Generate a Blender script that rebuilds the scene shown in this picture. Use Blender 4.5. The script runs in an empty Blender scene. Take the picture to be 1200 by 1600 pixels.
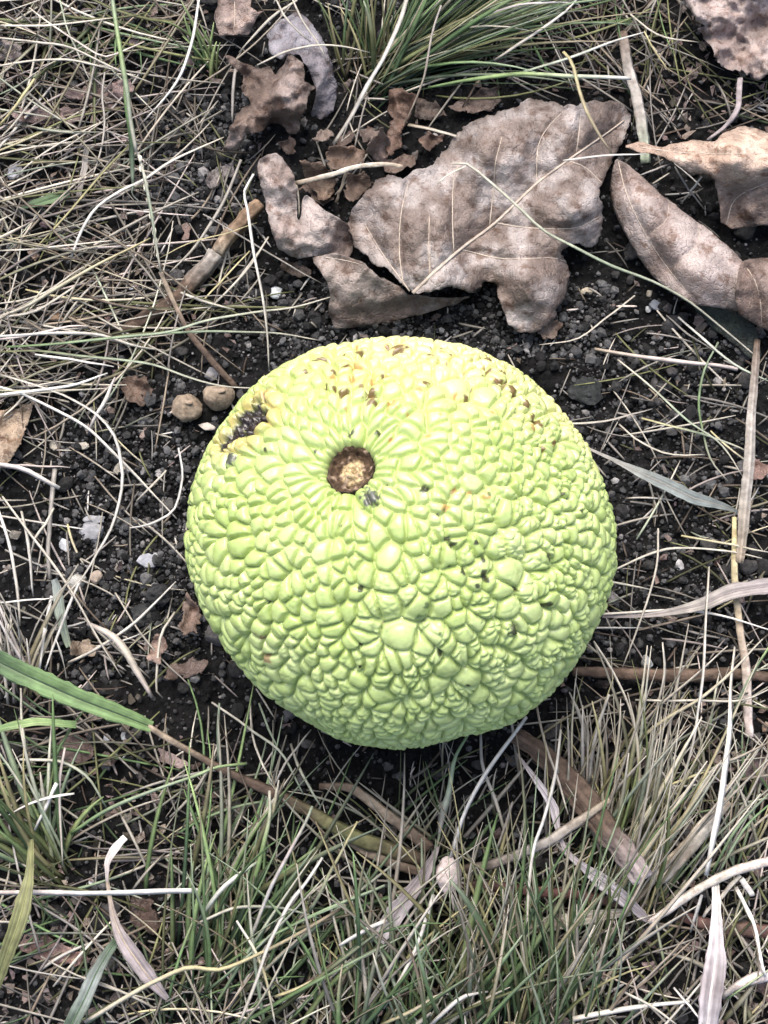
import bpy, math, random
import numpy as np
from mathutils import Vector, Matrix, kdtree, noise as mnoise
from mathutils.geometry import delaunay_2d_cdt

random.seed(11)
RNG = np.random.default_rng(11)
scene = bpy.context.scene
COL = scene.collection

# ------------------------------------------------------------------ camera
FPX = 2498.0                       # focal length in photo pixels (photo 1200 x 1600)
TILT = math.radians(13.0)
FWD = np.array([0, math.sin(TILT), -math.cos(TILT)])
UPV = np.array([0, math.cos(TILT), math.sin(TILT)])
RGT = np.array([1.0, 0, 0])
FR = 0.0545                        # fruit radius
FC = np.array([0, 0, 0.0505])      # fruit centre

def ray(px, py):
    d = FWD + RGT * ((px - 600) / FPX) + UPV * ((800 - py) / FPX)
    return d / np.linalg.norm(d)

CAM = FC - 0.42 * ray(626, 848)
cam_data = bpy.data.cameras.new('camera')
cam = bpy.data.objects.new('camera', cam_data)
COL.objects.link(cam)
cam_data.sensor_fit = 'VERTICAL'
cam_data.sensor_height = 24.0
cam_data.lens = 24.0 * FPX / 1600.0
cam_data.clip_start = 0.01
cam_data.clip_end = 50.0
cam.location = CAM
cam.rotation_euler = (TILT, 0, 0)
scene.camera = cam

# ------------------------------------------------------------------ light
SUN_EL, SUN_AZ = math.radians(63), math.radians(14)   # azimuth from +Y towards -X
world = bpy.data.worlds.new('World')
scene.world = world
world.use_nodes = True
wn = world.node_tree.nodes
sky = wn.new('ShaderNodeTexSky')
sky.sky_type = 'NISHITA'
sky.sun_disc = False
sky.sun_elevation = SUN_EL
sky.sun_rotation = -SUN_AZ
sky.air_density = 1.0
sky.dust_density = 5.0
sky.ozone_density = 0.6
wn['Background'].inputs['Strength'].default_value = 0.135
world.node_tree.links.new(sky.outputs[0], wn['Background'].inputs['Color'])
sun_data = bpy.data.lights.new('sun', 'SUN')
sun_data.energy = 1.5
sun_data.angle = math.radians(44)
sun_data.color = (1.0, 0.985, 0.965)
sun = bpy.data.objects.new('sun', sun_data)
COL.objects.link(sun)
sdir = Vector((-math.sin(SUN_AZ) * math.cos(SUN_EL), math.cos(SUN_AZ) * math.cos(SUN_EL), math.sin(SUN_EL)))
sun.rotation_euler = sdir.to_track_quat('Z', 'Y').to_euler()
sun.location = (0, 0.5, 1)
scene.view_settings.view_transform = 'Standard'
scene.view_settings.look = 'None'
scene.view_settings.gamma = 1.0
scene.view_settings.exposure = 1.22
scene.view_settings.use_curve_mapping = False
scene.cycles.max_bounces = 5
scene.cycles.use_denoising = True

# ------------------------------------------------------------------ helpers
def G(px, py, z=0.0):
    """Point of the place that stands at height z (metres) under a spot of the view."""
    d = ray(px, py)
    return CAM + d * ((z - CAM[2]) / d[2])

def Garr(P, Z):
    P = np.asarray(P, float); Z = np.asarray(Z, float)
    d = FWD[None] + np.outer((P[:, 0] - 600) / FPX, RGT) + np.outer((800 - P[:, 1]) / FPX, UPV)
    return CAM[None] + d * ((Z - CAM[2]) / d[:, 2])[:, None]

def to_px(W):
    v = np.asarray(W, float) - CAM
    dep = v @ FWD
    return np.stack([600 + FPX * (v @ RGT) / dep, 800 - FPX * (v @ UPV) / dep], -1)

MMPX = 0.000185                    # metres per photo pixel at the ground

def hsh(ix, iy, iz, seed):
    h = (ix.astype(np.int64) * 374761393 + iy.astype(np.int64) * 668265263 + iz.astype(np.int64) * 2147483647 + seed * 1274126177) & 0xffffffff
    h = ((h ^ (h >> 13)) * 1274126177) & 0xffffffff
    h = h ^ (h >> 16)
    return (h & 0xffff) / 65535.0

def vnoise(P, scale, seed=0):
    """value noise, 0..1; P is (n,2) or (n,3)"""
    P = np.asarray(P, float) * scale
    if P.shape[1] == 2:
        P = np.concatenate([P, np.zeros((len(P), 1))], 1)
    i = np.floor(P); f = P - i; f = f * f * (3 - 2 * f)
    i = i.astype(np.int64)
    r = 0
    for dx in (0, 1):
        for dy in (0, 1):
            for dz in (0, 1):
                w = (f[:, 0] if dx else 1 - f[:, 0]) * (f[:, 1] if dy else 1 - f[:, 1]) * (f[:, 2] if dz else 1 - f[:, 2])
                r = r + w * hsh(i[:, 0] + dx, i[:, 1] + dy, i[:, 2] + dz, seed)
    return r

def fbm(P, scale, oct=3, seed=0):
    r = 0; a = 1; t = 0
    for k in range(oct):
        r = r + a * vnoise(P, scale * 2 ** k, seed + 17 * k); t += a; a *= .5
    return r / t

def sstep(a, b, x):
    t = np.clip((x - a) / (b - a), 0, 1)
    return t * t * (3 - 2 * t)

def mesh_np(name, V, F, C=None, smooth=True):
    """mesh from numpy arrays; F is (m,3) or (m,4), C per-vertex linear colour"""
    me = bpy.data.meshes.new(name)
    V = np.ascontiguousarray(V, np.float32); F = np.ascontiguousarray(F, np.int32)
    n, k = F.shape
    me.vertices.add(len(V)); me.vertices.foreach_set('co', V.ravel())
    me.loops.add(n * k); me.loops.foreach_set('vertex_index', F.ravel())
    me.polygons.add(n)
    me.polygons.foreach_set('loop_start', np.arange(0, n * k, k, dtype=np.int32))
    me.polygons.foreach_set('use_smooth', np.full(n, smooth))
    me.update(calc_edges=True)
    if C is not None:
        a = me.color_attributes.new('Col', 'FLOAT_COLOR', 'POINT')
        c = np.ones((len(V), 4), np.float32); c[:, :3] = C
        a.data.foreach_set('color', c.ravel())
    return me

def tag(o, label=None, cat=None, group=None, kind=None):
    if label: o['label'] = label
    if cat: o['category'] = cat
    if group: o['group'] = group
    if kind: o['kind'] = kind
    return o

def empty(name, loc):
    o = bpy.data.objects.new(name, None)
    o.empty_display_size = 0.01
    o.location = loc
    COL.objects.link(o)
    return o

def place(name, V, F, C, mat, base=None, parent=None, smooth=True):
    """Link world-space geometry as one object with its origin at base (or in its parent's frame)."""
    V = np.asarray(V, float)
    if parent is not None:
        base = np.array(parent.location)
        if parent.parent is not None:
            base = base + np.array(parent.parent.location)
    elif base is None:
        base = np.array([V[:, 0].mean(), V[:, 1].mean(), V[:, 2].min()])
    me = mesh_np(name, V - base, F, C, smooth)
    me.materials.append(mat)
    o = bpy.data.objects.new(name, me)
    COL.objects.link(o)
    if parent is not None:
        o.parent = parent
    else:
        o.location = base
    return o

# ------------------------------------------------------------------ materials
def material(name, rough=.7, spec=.3, noise_scale=400, noise_amt=.35, bump=.0, bump_scale=800, translucent=0.0, dark_spots=0.0, spot_scale=300, net=0.0):
    """Colour from the vertex attribute 'Col', broken up by procedural noise."""
    m = bpy.data.materials.new(name)
    m.use_nodes = True
    nt = m.node_tree; N = nt.nodes; L = nt.links
    b = N['Principled BSDF']
    b.inputs['Roughness'].default_value = rough
    b.inputs['Specular IOR Level'].default_value = spec
    at = N.new('ShaderNodeAttribute'); at.attribute_name = 'Col'
    tc = N.new('ShaderNodeNewGeometry')
    vec = tc.outputs['Position']
    nz = N.new('ShaderNodeTexNoise'); nz.inputs['Scale'].default_value = noise_scale; nz.inputs['Detail'].default_value = 4
    L.new(vec, nz.inputs['Vector'])
    mr = N.new('ShaderNodeMapRange')
    mr.inputs['From Min'].default_value = .3; mr.inputs['From Max'].default_value = .7
    mr.inputs['To Min'].default_value = 1 - noise_amt; mr.inputs['To Max'].default_value = 1 + noise_amt
    L.new(nz.outputs['Fac'], mr.inputs['Value'])
    mx = N.new('ShaderNodeVectorMath'); mx.operation = 'SCALE'
    L.new(at.outputs['Color'], mx.inputs[0]); L.new(mr.outputs['Result'], mx.inputs['Scale'])
    out = mx.outputs['Vector']
    if dark_spots > 0:
        n2 = N.new('ShaderNodeTexNoise'); n2.inputs['Scale'].default_value = spot_scale; n2.inputs['Detail'].default_value = 5; n2.inputs['Roughness'].default_value = .65
        L.new(vec, n2.inputs['Vector'])
        r2 = N.new('ShaderNodeMapRange'); r2.inputs['From Min'].default_value = .52; r2.inputs['From Max'].default_value = .66
        r2.inputs['To Min'].default_value = 1; r2.inputs['To Max'].default_value = 1 - dark_spots
        L.new(n2.outputs['Fac'], r2.inputs['Value'])
        m2 = N.new('ShaderNodeMix'); m2.data_type = 'RGBA'; m2.blend_type = 'MIX'
        tint = N.new('ShaderNodeVectorMath'); tint.operation = 'MULTIPLY'
        L.new(out, tint.inputs[0]); tint.inputs[1].default_value = (.46, .36, .30)
        L.new(out, m2.inputs['B']); L.new(tint.outputs['Vector'], m2.inputs['A']); L.new(r2.outputs['Result'], m2.inputs['Factor'])
        out = m2.outputs['Result']
    if net > 0:
        vo = N.new('ShaderNodeTexVoronoi'); vo.feature = 'DISTANCE_TO_EDGE'; vo.inputs['Scale'].default_value = 520
        wz = N.new('ShaderNodeTexNoise'); wz.inputs['Scale'].default_value = 300
        L.new(vec, wz.inputs['Vector'])
        wa = N.new('ShaderNodeVectorMath'); wa.operation = 'MULTIPLY_ADD'
        L.new(wz.outputs['Color'], wa.inputs[0]); wa.inputs[1].default_value = (.002, .002, .002); L.new(vec, wa.inputs[2])
        L.new(wa.outputs['Vector'], vo.inputs['Vector'])
        r3 = N.new('ShaderNodeMapRange'); r3.inputs['From Max'].default_value = .09
        r3.inputs['To Min'].default_value = 1 + net; r3.inputs['To Max'].default_value = 1
        L.new(vo.outputs['Distance'], r3.inputs['Value'])
        n4 = N.new('ShaderNodeTexNoise'); n4.inputs['Scale'].default_value = 1300; n4.inputs['Detail'].default_value = 3
        L.new(vec, n4.inputs['Vector'])
        r4 = N.new('ShaderNodeMapRange'); r4.inputs['From Min'].default_value = .60; r4.inputs['From Max'].default_value = .68
        r4.inputs['To Min'].default_value = 1; r4.inputs['To Max'].default_value = .55
        L.new(n4.outputs['Fac'], r4.inputs['Value'])
        mm = N.new('ShaderNodeMath'); mm.operation = 'MULTIPLY'
        L.new(r3.outputs['Result'], mm.inputs[0]); L.new(r4.outputs['Result'], mm.inputs[1])
        m3 = N.new('ShaderNodeVectorMath'); m3.operation = 'SCALE'
        L.new(out, m3.inputs[0]); L.new(mm.outputs[0], m3.inputs['Scale'])
        out = m3.outputs['Vector']
        net_h = r3.outputs['Result']
    L.new(out, b.inputs['Base Color'])
    if bump > 0:
        nb = N.new('ShaderNodeTexNoise'); nb.inputs['Scale'].default_value = bump_scale; nb.inputs['Detail'].default_value = 4
        L.new(vec, nb.inputs['Vector'])
        bp = N.new('ShaderNodeBump'); bp.inputs['Strength'].default_value = bump; bp.inputs['Distance'].default_value = .0004
        hsrc = nb.outputs['Fac']
        if net > 0:
            ha = N.new('ShaderNodeMath'); ha.operation = 'MULTIPLY_ADD'; ha.inputs[1].default_value = -1.4
            L.new(net_h, ha.inputs[0]); L.new(nb.outputs['Fac'], ha.inputs[2]); hsrc = ha.outputs[0]
        L.new(hsrc, bp.inputs['Height']); L.new(bp.outputs['Normal'], b.inputs['Normal'])
    if translucent > 0:
        tr = N.new('ShaderNodeBsdfTranslucent'); L.new(out, tr.inputs['Color'])
        mxs = N.new('ShaderNodeMixShader'); mxs.inputs[0].default_value = translucent
        L.new(b.outputs[0], mxs.inputs[1]); L.new(tr.outputs[0], mxs.inputs[2])
        L.new(mxs.outputs[0], N['Material Output'].inputs['Surface'])
    return m

M_SOIL = material('soil', .95, .15, 700, .65, 1.0, 1300)
M_CRUMB = material('soil_crumb', .92, .2, 900, .4, .6, 2500)
M_STONE = material('stone', .75, .35, 700, .25, .5, 1800)
M_BLADE = material('grass_blade', .55, .35, 330, .22, .25, 1500, translucent=.18)
M_STALK = material('dry_stalk', .75, .25, 420, .32, .6, 1300, dark_spots=.5, spot_scale=500)
M_LEAF = material('dead_leaf', .58, .4, 150, .26, 1.0, 900, translucent=.10, dark_spots=.95, spot_scale=230, net=.26)
M_VEIN = material('leaf_vein', .7, .25, 500, .2)
M_FRUIT = material('fruit_skin', .30, .55, 900, .08, .16, 2200)
M_ROT = material('rotten_flesh', .5, .45, 700, .4, .6, 1500)
M_SCAR = material('stem_scar', .8, .2, 1100, .55, .9, 1600)
M_BARK = material('bark', .85, .2, 450, .4, 1.0, 900, dark_spots=.6, spot_scale=350)
M_CAPSULE = material('seed_capsule', .85, .2, 600, .3, 1.0, 1100, dark_spots=.5, spot_scale=400)

# ------------------------------------------------------------------ ground
def stretched(n_in, half, n_out, far, c):
    a = np.linspace(-half, half, n_in)
    t = np.linspace(0, 1, n_out + 1)[1:]
    o = half + (far - half) * t ** 3
    return np.concatenate([-o[::-1], a, o]) + c

gcx, gcy = G(600, 800)[:2]
gx = stretched(340, .150, 24, 6.0, gcx); gy = stretched(420, .185, 24, 6.0, gcy)
XX, YY = np.meshgrid(gx, gy)
gp = np.stack([XX.ravel(), YY.ravel()], 1)

def ground_h(p):
    r = np.hypot(p[:, 0] - gcx, p[:, 1] - gcy)
    h = (fbm(p, 28, 3, 3) - .5) * .006 + (fbm(p, 170, 3, 5) - .5) * .006 + np.abs(fbm(p, 420, 2, 8) - .5) * .0055
    return h * sstep(3, .3, r) - .001

gh = ground_h(gp)
gV = np.column_stack([gp, gh])
ny, nx = XX.shape
ii = (np.arange(ny - 1)[:, None] * nx + np.arange(nx - 1)[None]).ravel()
gF = np.stack([ii, ii + 1, ii + nx + 1, ii + nx], 1)
n1 = fbm(gp, 45, 3, 21)[:, None]
gC = np.array([.0030, .0030, .0031]) * (1 - n1) + np.array([.0110, .0107, .0106]) * n1
gme = mesh_np('ground', gV, gF, gC); gme.materials.append(M_SOIL)
gob = bpy.data.objects.new('ground', gme); COL.objects.link(gob)
tag(gob, 'dark crumbly bare soil under the fruit and grass', kind='structure')

# ------------------------------------------------------------------ lumps (crumbs, stones)
def ico(sub):
    import bmesh
    bm = bmesh.new(); bmesh.ops.create_icosphere(bm, subdivisions=sub, radius=1)
    V = np.array([v.co[:] for v in bm.verts]); F = np.array([[v.index for v in f.verts] for f in bm.faces])
    bm.free(); return V, F
ICO1, ICO2, ICO3 = ico(1), ico(2), ico(3)

def lump(base, seed, rough=.35, facet=.0):
    V, F = base
    d = 1 + rough * 2 * (fbm(V + seed * 7.3, 1.3, 3, seed) - .5)
    W = V * d[:, None]
    if facet > 0:                       # cut with a few planes so that it looks broken
        r = np.random.default_rng(seed)
        for _ in range(5):
            nrm = r.normal(size=3); nrm /= np.linalg.norm(nrm)
            h = W @ nrm; lim = r.uniform(.5, .8)
            W = W - np.outer(np.maximum(h - lim, 0) * facet, nrm)
    return W, F

def rot_mats(n, rng):
    q = rng.normal(size=(n, 4)); q /= np.linalg.norm(q, axis=1)[:, None]
    w, x, y, z = q.T
    return np.stack([1 - 2 * (y * y + z * z), 2 * (x * y - z * w), 2 * (x * z + y * w),
                     2 * (x * y + z * w), 1 - 2 * (x * x + z * z), 2 * (y * z - x * w),
                     2 * (x * z - y * w), 2 * (y * z + x * w), 1 - 2 * (x * x + y * y)], 1).reshape(n, 3, 3)

def scatter_lumps(name, px, size, cols, sub, variants, rough, facet, flat, mat, sink=.3):
    n = len(px)
    base = Garr(px, np.zeros(n)); z = ground_h(base[:, :2])
    R = rot_mats(n, RNG); vid = RNG.integers(0, len(variants), n)
    Vs, Fs, Cs = [], [], []; off = 0
    asp = RNG.uniform(.65, 1.25, (n, 3))
    for k in range(n):
        V0, F0 = variants[vid[k]]
        V = (V0 * asp[k]) @ R[k].T * size[k]
        V[:, 2] *= flat
        V += np.array([base[k, 0], base[k, 1], z[k] + size[k] * flat * (1 - sink)])
        Vs.append(V); Fs.append(F0 + off); off += len(V0)
        Cs.append(np.repeat(cols[k][None], len(V0), 0))
    V = np.concatenate(Vs); F = np.concatenate(Fs); C = np.concatenate(Cs)
    me = mesh_np(name, V, F, C, False); me.materials.append(mat)
    o = bpy.data.objects.new(name, me); COL.objects.link(o)
    return o

var1 = [lump(ICO1, 100 + k, .5, .5) for k in range(10)]
var2 = [lump(ICO3, 200 + k, .5, .6) for k in range(8)]
nC = 38000
cpx = np.column_stack([RNG.uniform(-80, 1280, nC), RNG.uniform(-90, 1690, nC)])
for k_, (xa, ya, xb, yb) in enumerate([(360, 440, 960, 560), (880, 520, 1170, 1020), (90, 590, 310, 1060), (220, 150, 400, 330)]):   # bare patches: more crumbs
    sl = slice(22000 + k_ * 4000, 22000 + (k_ + 1) * 4000)
    cpx[sl] = np.column_stack([RNG.uniform(xa, xb, 4000), RNG.uniform(ya, yb, 4000)])
csz = np.exp(RNG.normal(math.log(.00046), .55, nC)).clip(.0002, .0022)
tone = RNG.random(nC) ** 2.0
ccol = np.array([.0080, .0080, .0081])[None] * (1 - tone[:, None]) + np.array([.105, .104, .104])[None] * tone[:, None]
pale = RNG.random(nC) < .05
ccol[pale] = np.array([.20, .19, .185])[None] * RNG.uniform(.5, 1.3, (pale.sum(), 1))
tag(scatter_lumps('soil_crumbs', cpx, csz, ccol, 1, var1, .5, .5, .85, M_CRUMB), 'fine dark crumbs of loose soil all over the ground', kind='stuff')
nB = 600
bpx = np.column_stack([RNG.uniform(-60, 1260, nB), RNG.uniform(-60, 1660, nB)])
bsz = np.exp(RNG.normal(math.log(.0016), .35, nB)).clip(.001, .0036)
bt = RNG.random(nB)[:, None] ** 2
bcol = np.array([.014, .0137, .0135])[None] * (1 - bt) + np.array([.075, .071, .069])[None] * bt
tag(scatter_lumps('soil_clods', bpx, bsz, bcol, 2, var2, .5, .6, .7, M_CRUMB), 'larger dark clods of soil among the crumbs', kind='stuff')

# ------------------------------------------------------------------ fruit
def fruit_dir(px, py):
    """unit direction from the fruit's centre to its surface as seen at a spot of the view"""
    d = ray(px, py); oc = CAM - FC
    b = d @ oc; c = oc @ oc - FR * FR
    disc = b * b - c
    t = -b - math.sqrt(max(disc, 0))
    p = CAM + d * t - FC
    return p / np.linalg.norm(p)

def cube_sphere(n):
    t = np.tan(np.linspace(-math.pi / 4, math.pi / 4, n + 1))
    u, v = np.meshgrid(t, t); u = u.ravel(); v = v.ravel(); o = np.ones_like(u)
    faces = [(o, u, v), (-o, -u, v), (-u, o, v), (u, -o, v), (u, v, o), (-u, v, -o)]
    Vs, Fs = [], []
    m = n + 1
    i = (np.arange(n)[:, None] * m + np.arange(n)[None]).ravel()
    f = np.stack([i, i + 1, i + m + 1, i + m], 1)
    for k, a in enumerate(faces):
        Vs.append(np.stack(a, 1)); Fs.append(f + k * m * m)
    V = np.concatenate(Vs); F = np.concatenate(Fs)
    V /= np.linalg.norm(V, axis=1)[:, None]
    key = np.round(V * 1e5).astype(np.int64)
    _, first, inv = np.unique(key, axis=0, return_index=True, return_inverse=True)
    V = V[first]; F = inv.ravel()[F]
    return V, F

def spread_points(n, seed, it=3):
    """random points on the unit sphere pushed apart a little, so that cells differ but none is tiny"""
    r = np.random.default_rng(seed)
    P = r.normal(size=(n, 3)); P /= np.linalg.norm(P, axis=1)[:, None]
    rad = 1.45 * math.sqrt(4 * math.pi / n / math.pi)
    for _ in range(it):
        kd = kdtree.KDTree(n)
        for i, p in enumerate(P): kd.insert(p, i)
        kd.balance()
        Q = P.copy()
        for i, p in enumerate(P):
            for co, j, d in kd.find_range(p, rad):
                if j != i and d > 1e-9:
                    Q[i] += (P[i] - P[j]) / d * (rad - d) * .16
        P = Q / np.linalg.norm(Q, axis=1)[:, None]
    return P

def voronoi_edge(Q, S):
    kd = kdtree.KDTree(len(S))
    for i, p in enumerate(S): kd.insert(p, i)
    kd.balance()
    n = len(Q); i1 = np.empty(n, np.int64); i2 = np.empty(n, np.int64); i3 = np.empty(n, np.int64)
    fn = kd.find_n
    for k, q in enumerate(Q.tolist()):
        r = fn(q, 3)
        i1[k] = r[0][1]; i2[k] = r[1][1]; i3[k] = r[2][1]
    def ed(j):
        a = S[i1]; b = S[j]
        f1 = ((Q - a) ** 2).sum(1); f2 = ((Q - b) ** 2).sum(1)
        return (f2 - f1) / (2 * np.linalg.norm(b - a, axis=1) + 1e-9)
    return np.minimum(ed(i2), ed(i3)), i1, np.linalg.norm(Q - S[i1], axis=1)

SCAR = fruit_dir(534, 715)
ROT = fruit_dir(384, 652)
D, FF = cube_sphere(275)
th = np.arccos(np.clip(D @ SCAR, -1, 1))
# open the pole round the scar, so that the cells there stretch outwards from it
tang = D - np.outer(D @ SCAR, SCAR)
tl = np.linalg.norm(tang, axis=1); tang = tang / np.maximum(tl, 1e-9)[:, None]
thw = th + .25 * np.exp(-th / .24)
Qd = np.outer(np.cos(thw), SCAR) + tang * np.sin(thw)[:, None]
warp = np.stack([fbm(D, 3.2, 2, 40 + k) - .5 for k in range(3)], 1)
warp2 = np.stack([vnoise(D, 11, 50 + k) - .5 for k in range(3)], 1)
Q1 = Qd + warp * .07 + warp2 * .028
S1 = spread_points(2250, 5, 7); 
S2 = spread_points(6200, 6, 4)
S1w = S1 * (1 + 0 * S1)
e1, c1, r1 = voronoi_edge(Q1, S1w)
Q2 = Q1 + np.stack([vnoise(D, 26, 60 + k) - .5 for k in range(3)], 1) * .007
e2, c2, r2 = voronoi_edge(Q2, S2)
rc = np.random.default_rng(9)
h1 = rc.uniform(.82, 1.15, len(S1))[c1]
h2 = rc.uniform(.2, 1.15, len(S2))[c2]
def pill(e, w, p=.5):
    t = np.clip(e / w, 0, 1)
    return (1 - (1 - t) ** 2) ** p
# how strongly the tubercles are split into smaller grains: most on the right and lower side
Rgt = np.array([1.0, -.25, .0]); 
fine = .22 + .78 * sstep(-.35, .45, D @ (Rgt / np.linalg.norm(Rgt)))
fine = fine * sstep(.18, .7, th) 
fine = fine * (.35 + .65 * fbm(D, 5, 2, 77))
cellfine = np.random.default_rng(31).uniform(.25, 1.4, len(S1))[c1]
split = sstep(.75, .95, cellfine)            # some tubercles are split into grains, others are whole
cap = lambda r, R: np.sqrt(np.clip(1 - (r / R) ** 2, .04, 1))
disp = -.0003 + .0017 * cap(r1, .066) + .00072 * pill(e1, .017, .5) + .0008 + .00030 * (h1 - .95) * 4 * pill(e1, .035, 1.0) + .00075
disp = disp + fine * (.15 + split) * (.00055 * (cap(r2, .040) - .8) + .00036 * (pill(e2, .009, .5) - .7)) * (.5 + .5 * h2) * pill(e1, .014, 1.0)
ea = FF[:, [0, 1, 2, 3]].ravel(); eb = FF[:, [1, 2, 3, 0]].ravel()
deg = np.bincount(ea, minlength=len(D)) + np.bincount(eb, minlength=len(D))
for _ in range(3):                       # round the bumps off
    acc = np.bincount(ea, disp[eb], len(D)) + np.bincount(eb, disp[ea], len(D))
    disp = .35 * disp + .65 * acc / deg
disp -= .0013 * np.exp(-(e1 / .0068) ** 2) + .00050 * fine * (.15 + split) * np.exp(-(e2 / .0055) ** 2)
disp += .0008 * (fbm(D, 9, 2, 90) - .5)
# whole shape: not quite a ball
right_c = RGT; up_c = UPV; back_c = -FWD
az = np.arctan2(D @ up_c, D @ right_c); pol = np.sqrt((D @ up_c) ** 2 + (D @ right_c) ** 2)
AZ = np.radians([-180, -162, -142, -124, -105, -90, -73, -52, -33, -16, 0, 15, 33, 50, 70, 86, 100, 116, 132, 147, 162, 180])
RR = np.array([338, 332, 321, 316, 325, 326, 319, 330, 335, 338, 337, 332, 328, 331, 327, 326, 328, 335, 337, 335, 337, 338]) / 330.5
shape = 1 + (np.interp(az, AZ, RR) - 1) * 1.15 * pol ** 2 + .045 * (fbm(D, 1.9, 2, 33) - .5)
dent = (.0030 * np.exp(-(th / .18) ** 2) + .0036 * np.exp(-(th / .42) ** 2)) * (.8 + .5 * fbm(D, 6, 2, 34))
hole = .0035 * sstep(.145, .105, th)
thr = np.arccos(np.clip(D @ ROT, -1, 1))
rotn = fbm(D, 22, 3, 120)
rotm = np.zeros(len(D)); rotd = np.full(len(D), 9.0)
ROTS = [(350, 692, .060), (360, 681, .085), (371, 668, .11), (382, 655, .12), (393, 647, .10), (402, 656, .07), (391, 661, .085), (406, 640, .045)]
for (x, y, r0) in ROTS:
    a_ = np.arccos(np.clip(D @ fruit_dir(x, y), -1, 1))
    rotd = np.minimum(rotd, a_ - r0)
    rotm = np.maximum(rotm, sstep(r0, r0 * .7, a_ + r0 * .9 * (rotn - .5)))
rad = (FR + .0005 - .0038) * shape + .0030 + (disp - .0030) * (1 - .9 * sstep(.13, .10, th)) * (1 - .6 * rotm) - dent - hole - .0022 * rotm + rotm * .0050 * (fbm(D, 40, 4, 130) - .5)
FV = D * rad[:, None]
# flatten where it rests on the ground
FV[:, 2] = np.where(FV[:, 2] < -.0495, -.0495 + (FV[:, 2] + .0495) * .3, FV[:, 2])
# colours that belong to the skin: lime, turning yellow towards the ripe upper shoulder
lime = np.array([.355, .455, .140]); pale_c = np.array([.525, .60, .270]); yellow = np.array([.66, .615, .27])
ripe_dir = fruit_dir(660, 528)
ripe = .9 * sstep(.85, .08, np.arccos(np.clip(D @ ripe_dir, -1, 1)) + .5 * (fbm(D, 5, 3, 140) - .5))
rim_dir = fruit_dir(880, 640)
ripe = np.maximum(ripe, .75 * sstep(.42, .05, np.arccos(np.clip(D @ rim_dir, -1, 1)) + .35 * (fbm(D, 7, 2, 141) - .5)))
cv = np.random.default_rng(12).uniform(0, 1, len(S1))[c1]
c2v = np.random.default_rng(13).uniform(0, 1, len(S2))[c2]
mixp = np.clip(.12 + .40 * cv + .22 * (c2v - .5) * fine + .75 * (fbm(D, 4, 3, 150) - .5), 0, 1)
FCOL = lime[None] * (1 - mixp[:, None]) + pale_c[None] * mixp[:, None]
FCOL = FCOL * (1 - ripe[:, None]) + yellow[None] * ripe[:, None] * (.9 + .2 * cv[:, None])
# flecks, bruises and dark shade in gaps between bumps, painted in (px, py, radius px, tone)
FLECK = [(621, 541, 11, 0), (563, 546, 8, 0), (499, 563, 8, 0), (536, 571, 7, 0), (556, 568, 9, 1), (533, 605, 6, 0), (577, 606, 8, 0), (578, 618, 7, 0), (541, 660, 6, 2),
         (588, 660, 5, 2), (667, 594, 5, 0), (652, 603, 8, 1), (740, 552, 6, 1), (762, 560, 8, 0), (764, 572, 7, 0), (775, 586, 8, 1), (784, 592, 8, 0), (800, 594, 7, 0), (807, 606, 9, 0),
         (828, 629, 7, 0), (841, 654, 9, 0), (836, 664, 6, 1), (612, 621, 9, 1), (473, 575, 6, 1), (516, 583, 5, 1), (690, 545, 5, 1), (605, 585, 5, 1), (640, 640, 4, 1), (715, 610, 4, 1),
         (664, 763, 6, 2), (700, 842, 3.5, 2), (708, 852, 4, 2), (756, 895, 4, 2), (800, 985, 6, 2), (760, 903, 4, 2), (745, 915, 3, 2), (690, 1025, 4, 2), (415, 940, 4, 2),
         (405, 995, 8, 3), (413, 1029, 10, 3), (574, 773, 12, 4), (360, 718, 10, 4), (309, 768, 6, 4), (304, 791, 5, 4), (855, 870, 5, 2), (725, 895, 4, 2), (853, 945, 5, 2), (712, 765, 4, 1),
         (880, 770, 4, 2), (905, 800, 4, 2), (850, 700, 5, 0), (660, 970, 9, 5), (668, 945, 6, 5), (735, 770, 4, 1), (780, 640, 4, 1), (697, 790, 7, 1), (760, 775, 6, 1), (580, 590, 6, 1), (548, 585, 5, 1), (870, 690, 5, 0)]
TONE = [(.13, .075, .025), (.42, .27, .09), (.028, .030, .015), (.30, .21, .11), (.055, .055, .055), (.10, .15, .05)]
fn = fbm(D, 60, 3, 160)
rsp = np.random.default_rng(17)             # fine brown specks, thickest over the top
for _ in range(85):
    FLECK.append((rsp.normal(650, 130), 522 + abs(rsp.normal()) * 55 + 8, rsp.uniform(2.0, 4.6), rsp.choice([0, 1, 1, 3])))
for _ in range(45):
    FLECK.append((rsp.uniform(340, 930), rsp.uniform(640, 1120), rsp.uniform(1.6, 3.2), rsp.choice([2, 3, 5])))
FLECK = [f for f in FLECK if math.hypot(f[0] - 626, f[1] - 848) < 328]
for (x, y, r, k) in FLECK:
    u = fruit_dir(x, y)
    a = np.arccos(np.clip(D @ u, -1, 1))
    rr = r * (1.25 if k in (0, 2, 4) else .95) / 330.0
    near = a < rr * 3
    msk = np.zeros(len(D)); msk[near] = sstep(rr * 1.15, rr * .65, a[near] + rr * 2.0 * (fn[near] - .5)) * .95
    FCOL = FCOL * (1 - msk[:, None]) + np.array(TONE[k])[None] * msk[:, None]
halo = sstep(.10, .0, rotd + .16 * (rotn - .5)) * (1 - rotm) * .5
FCOL = FCOL * (1 - halo[:, None]) + np.array([.50, .27, .10])[None] * halo[:, None]
FCOL = FCOL * (1 - rotm[:, None]) + np.array([.020, .014, .012])[None] * rotm[:, None]
pit = sstep(.135, .108, th + .05 * (fbm(D, 18, 2, 35) - .5))
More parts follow.
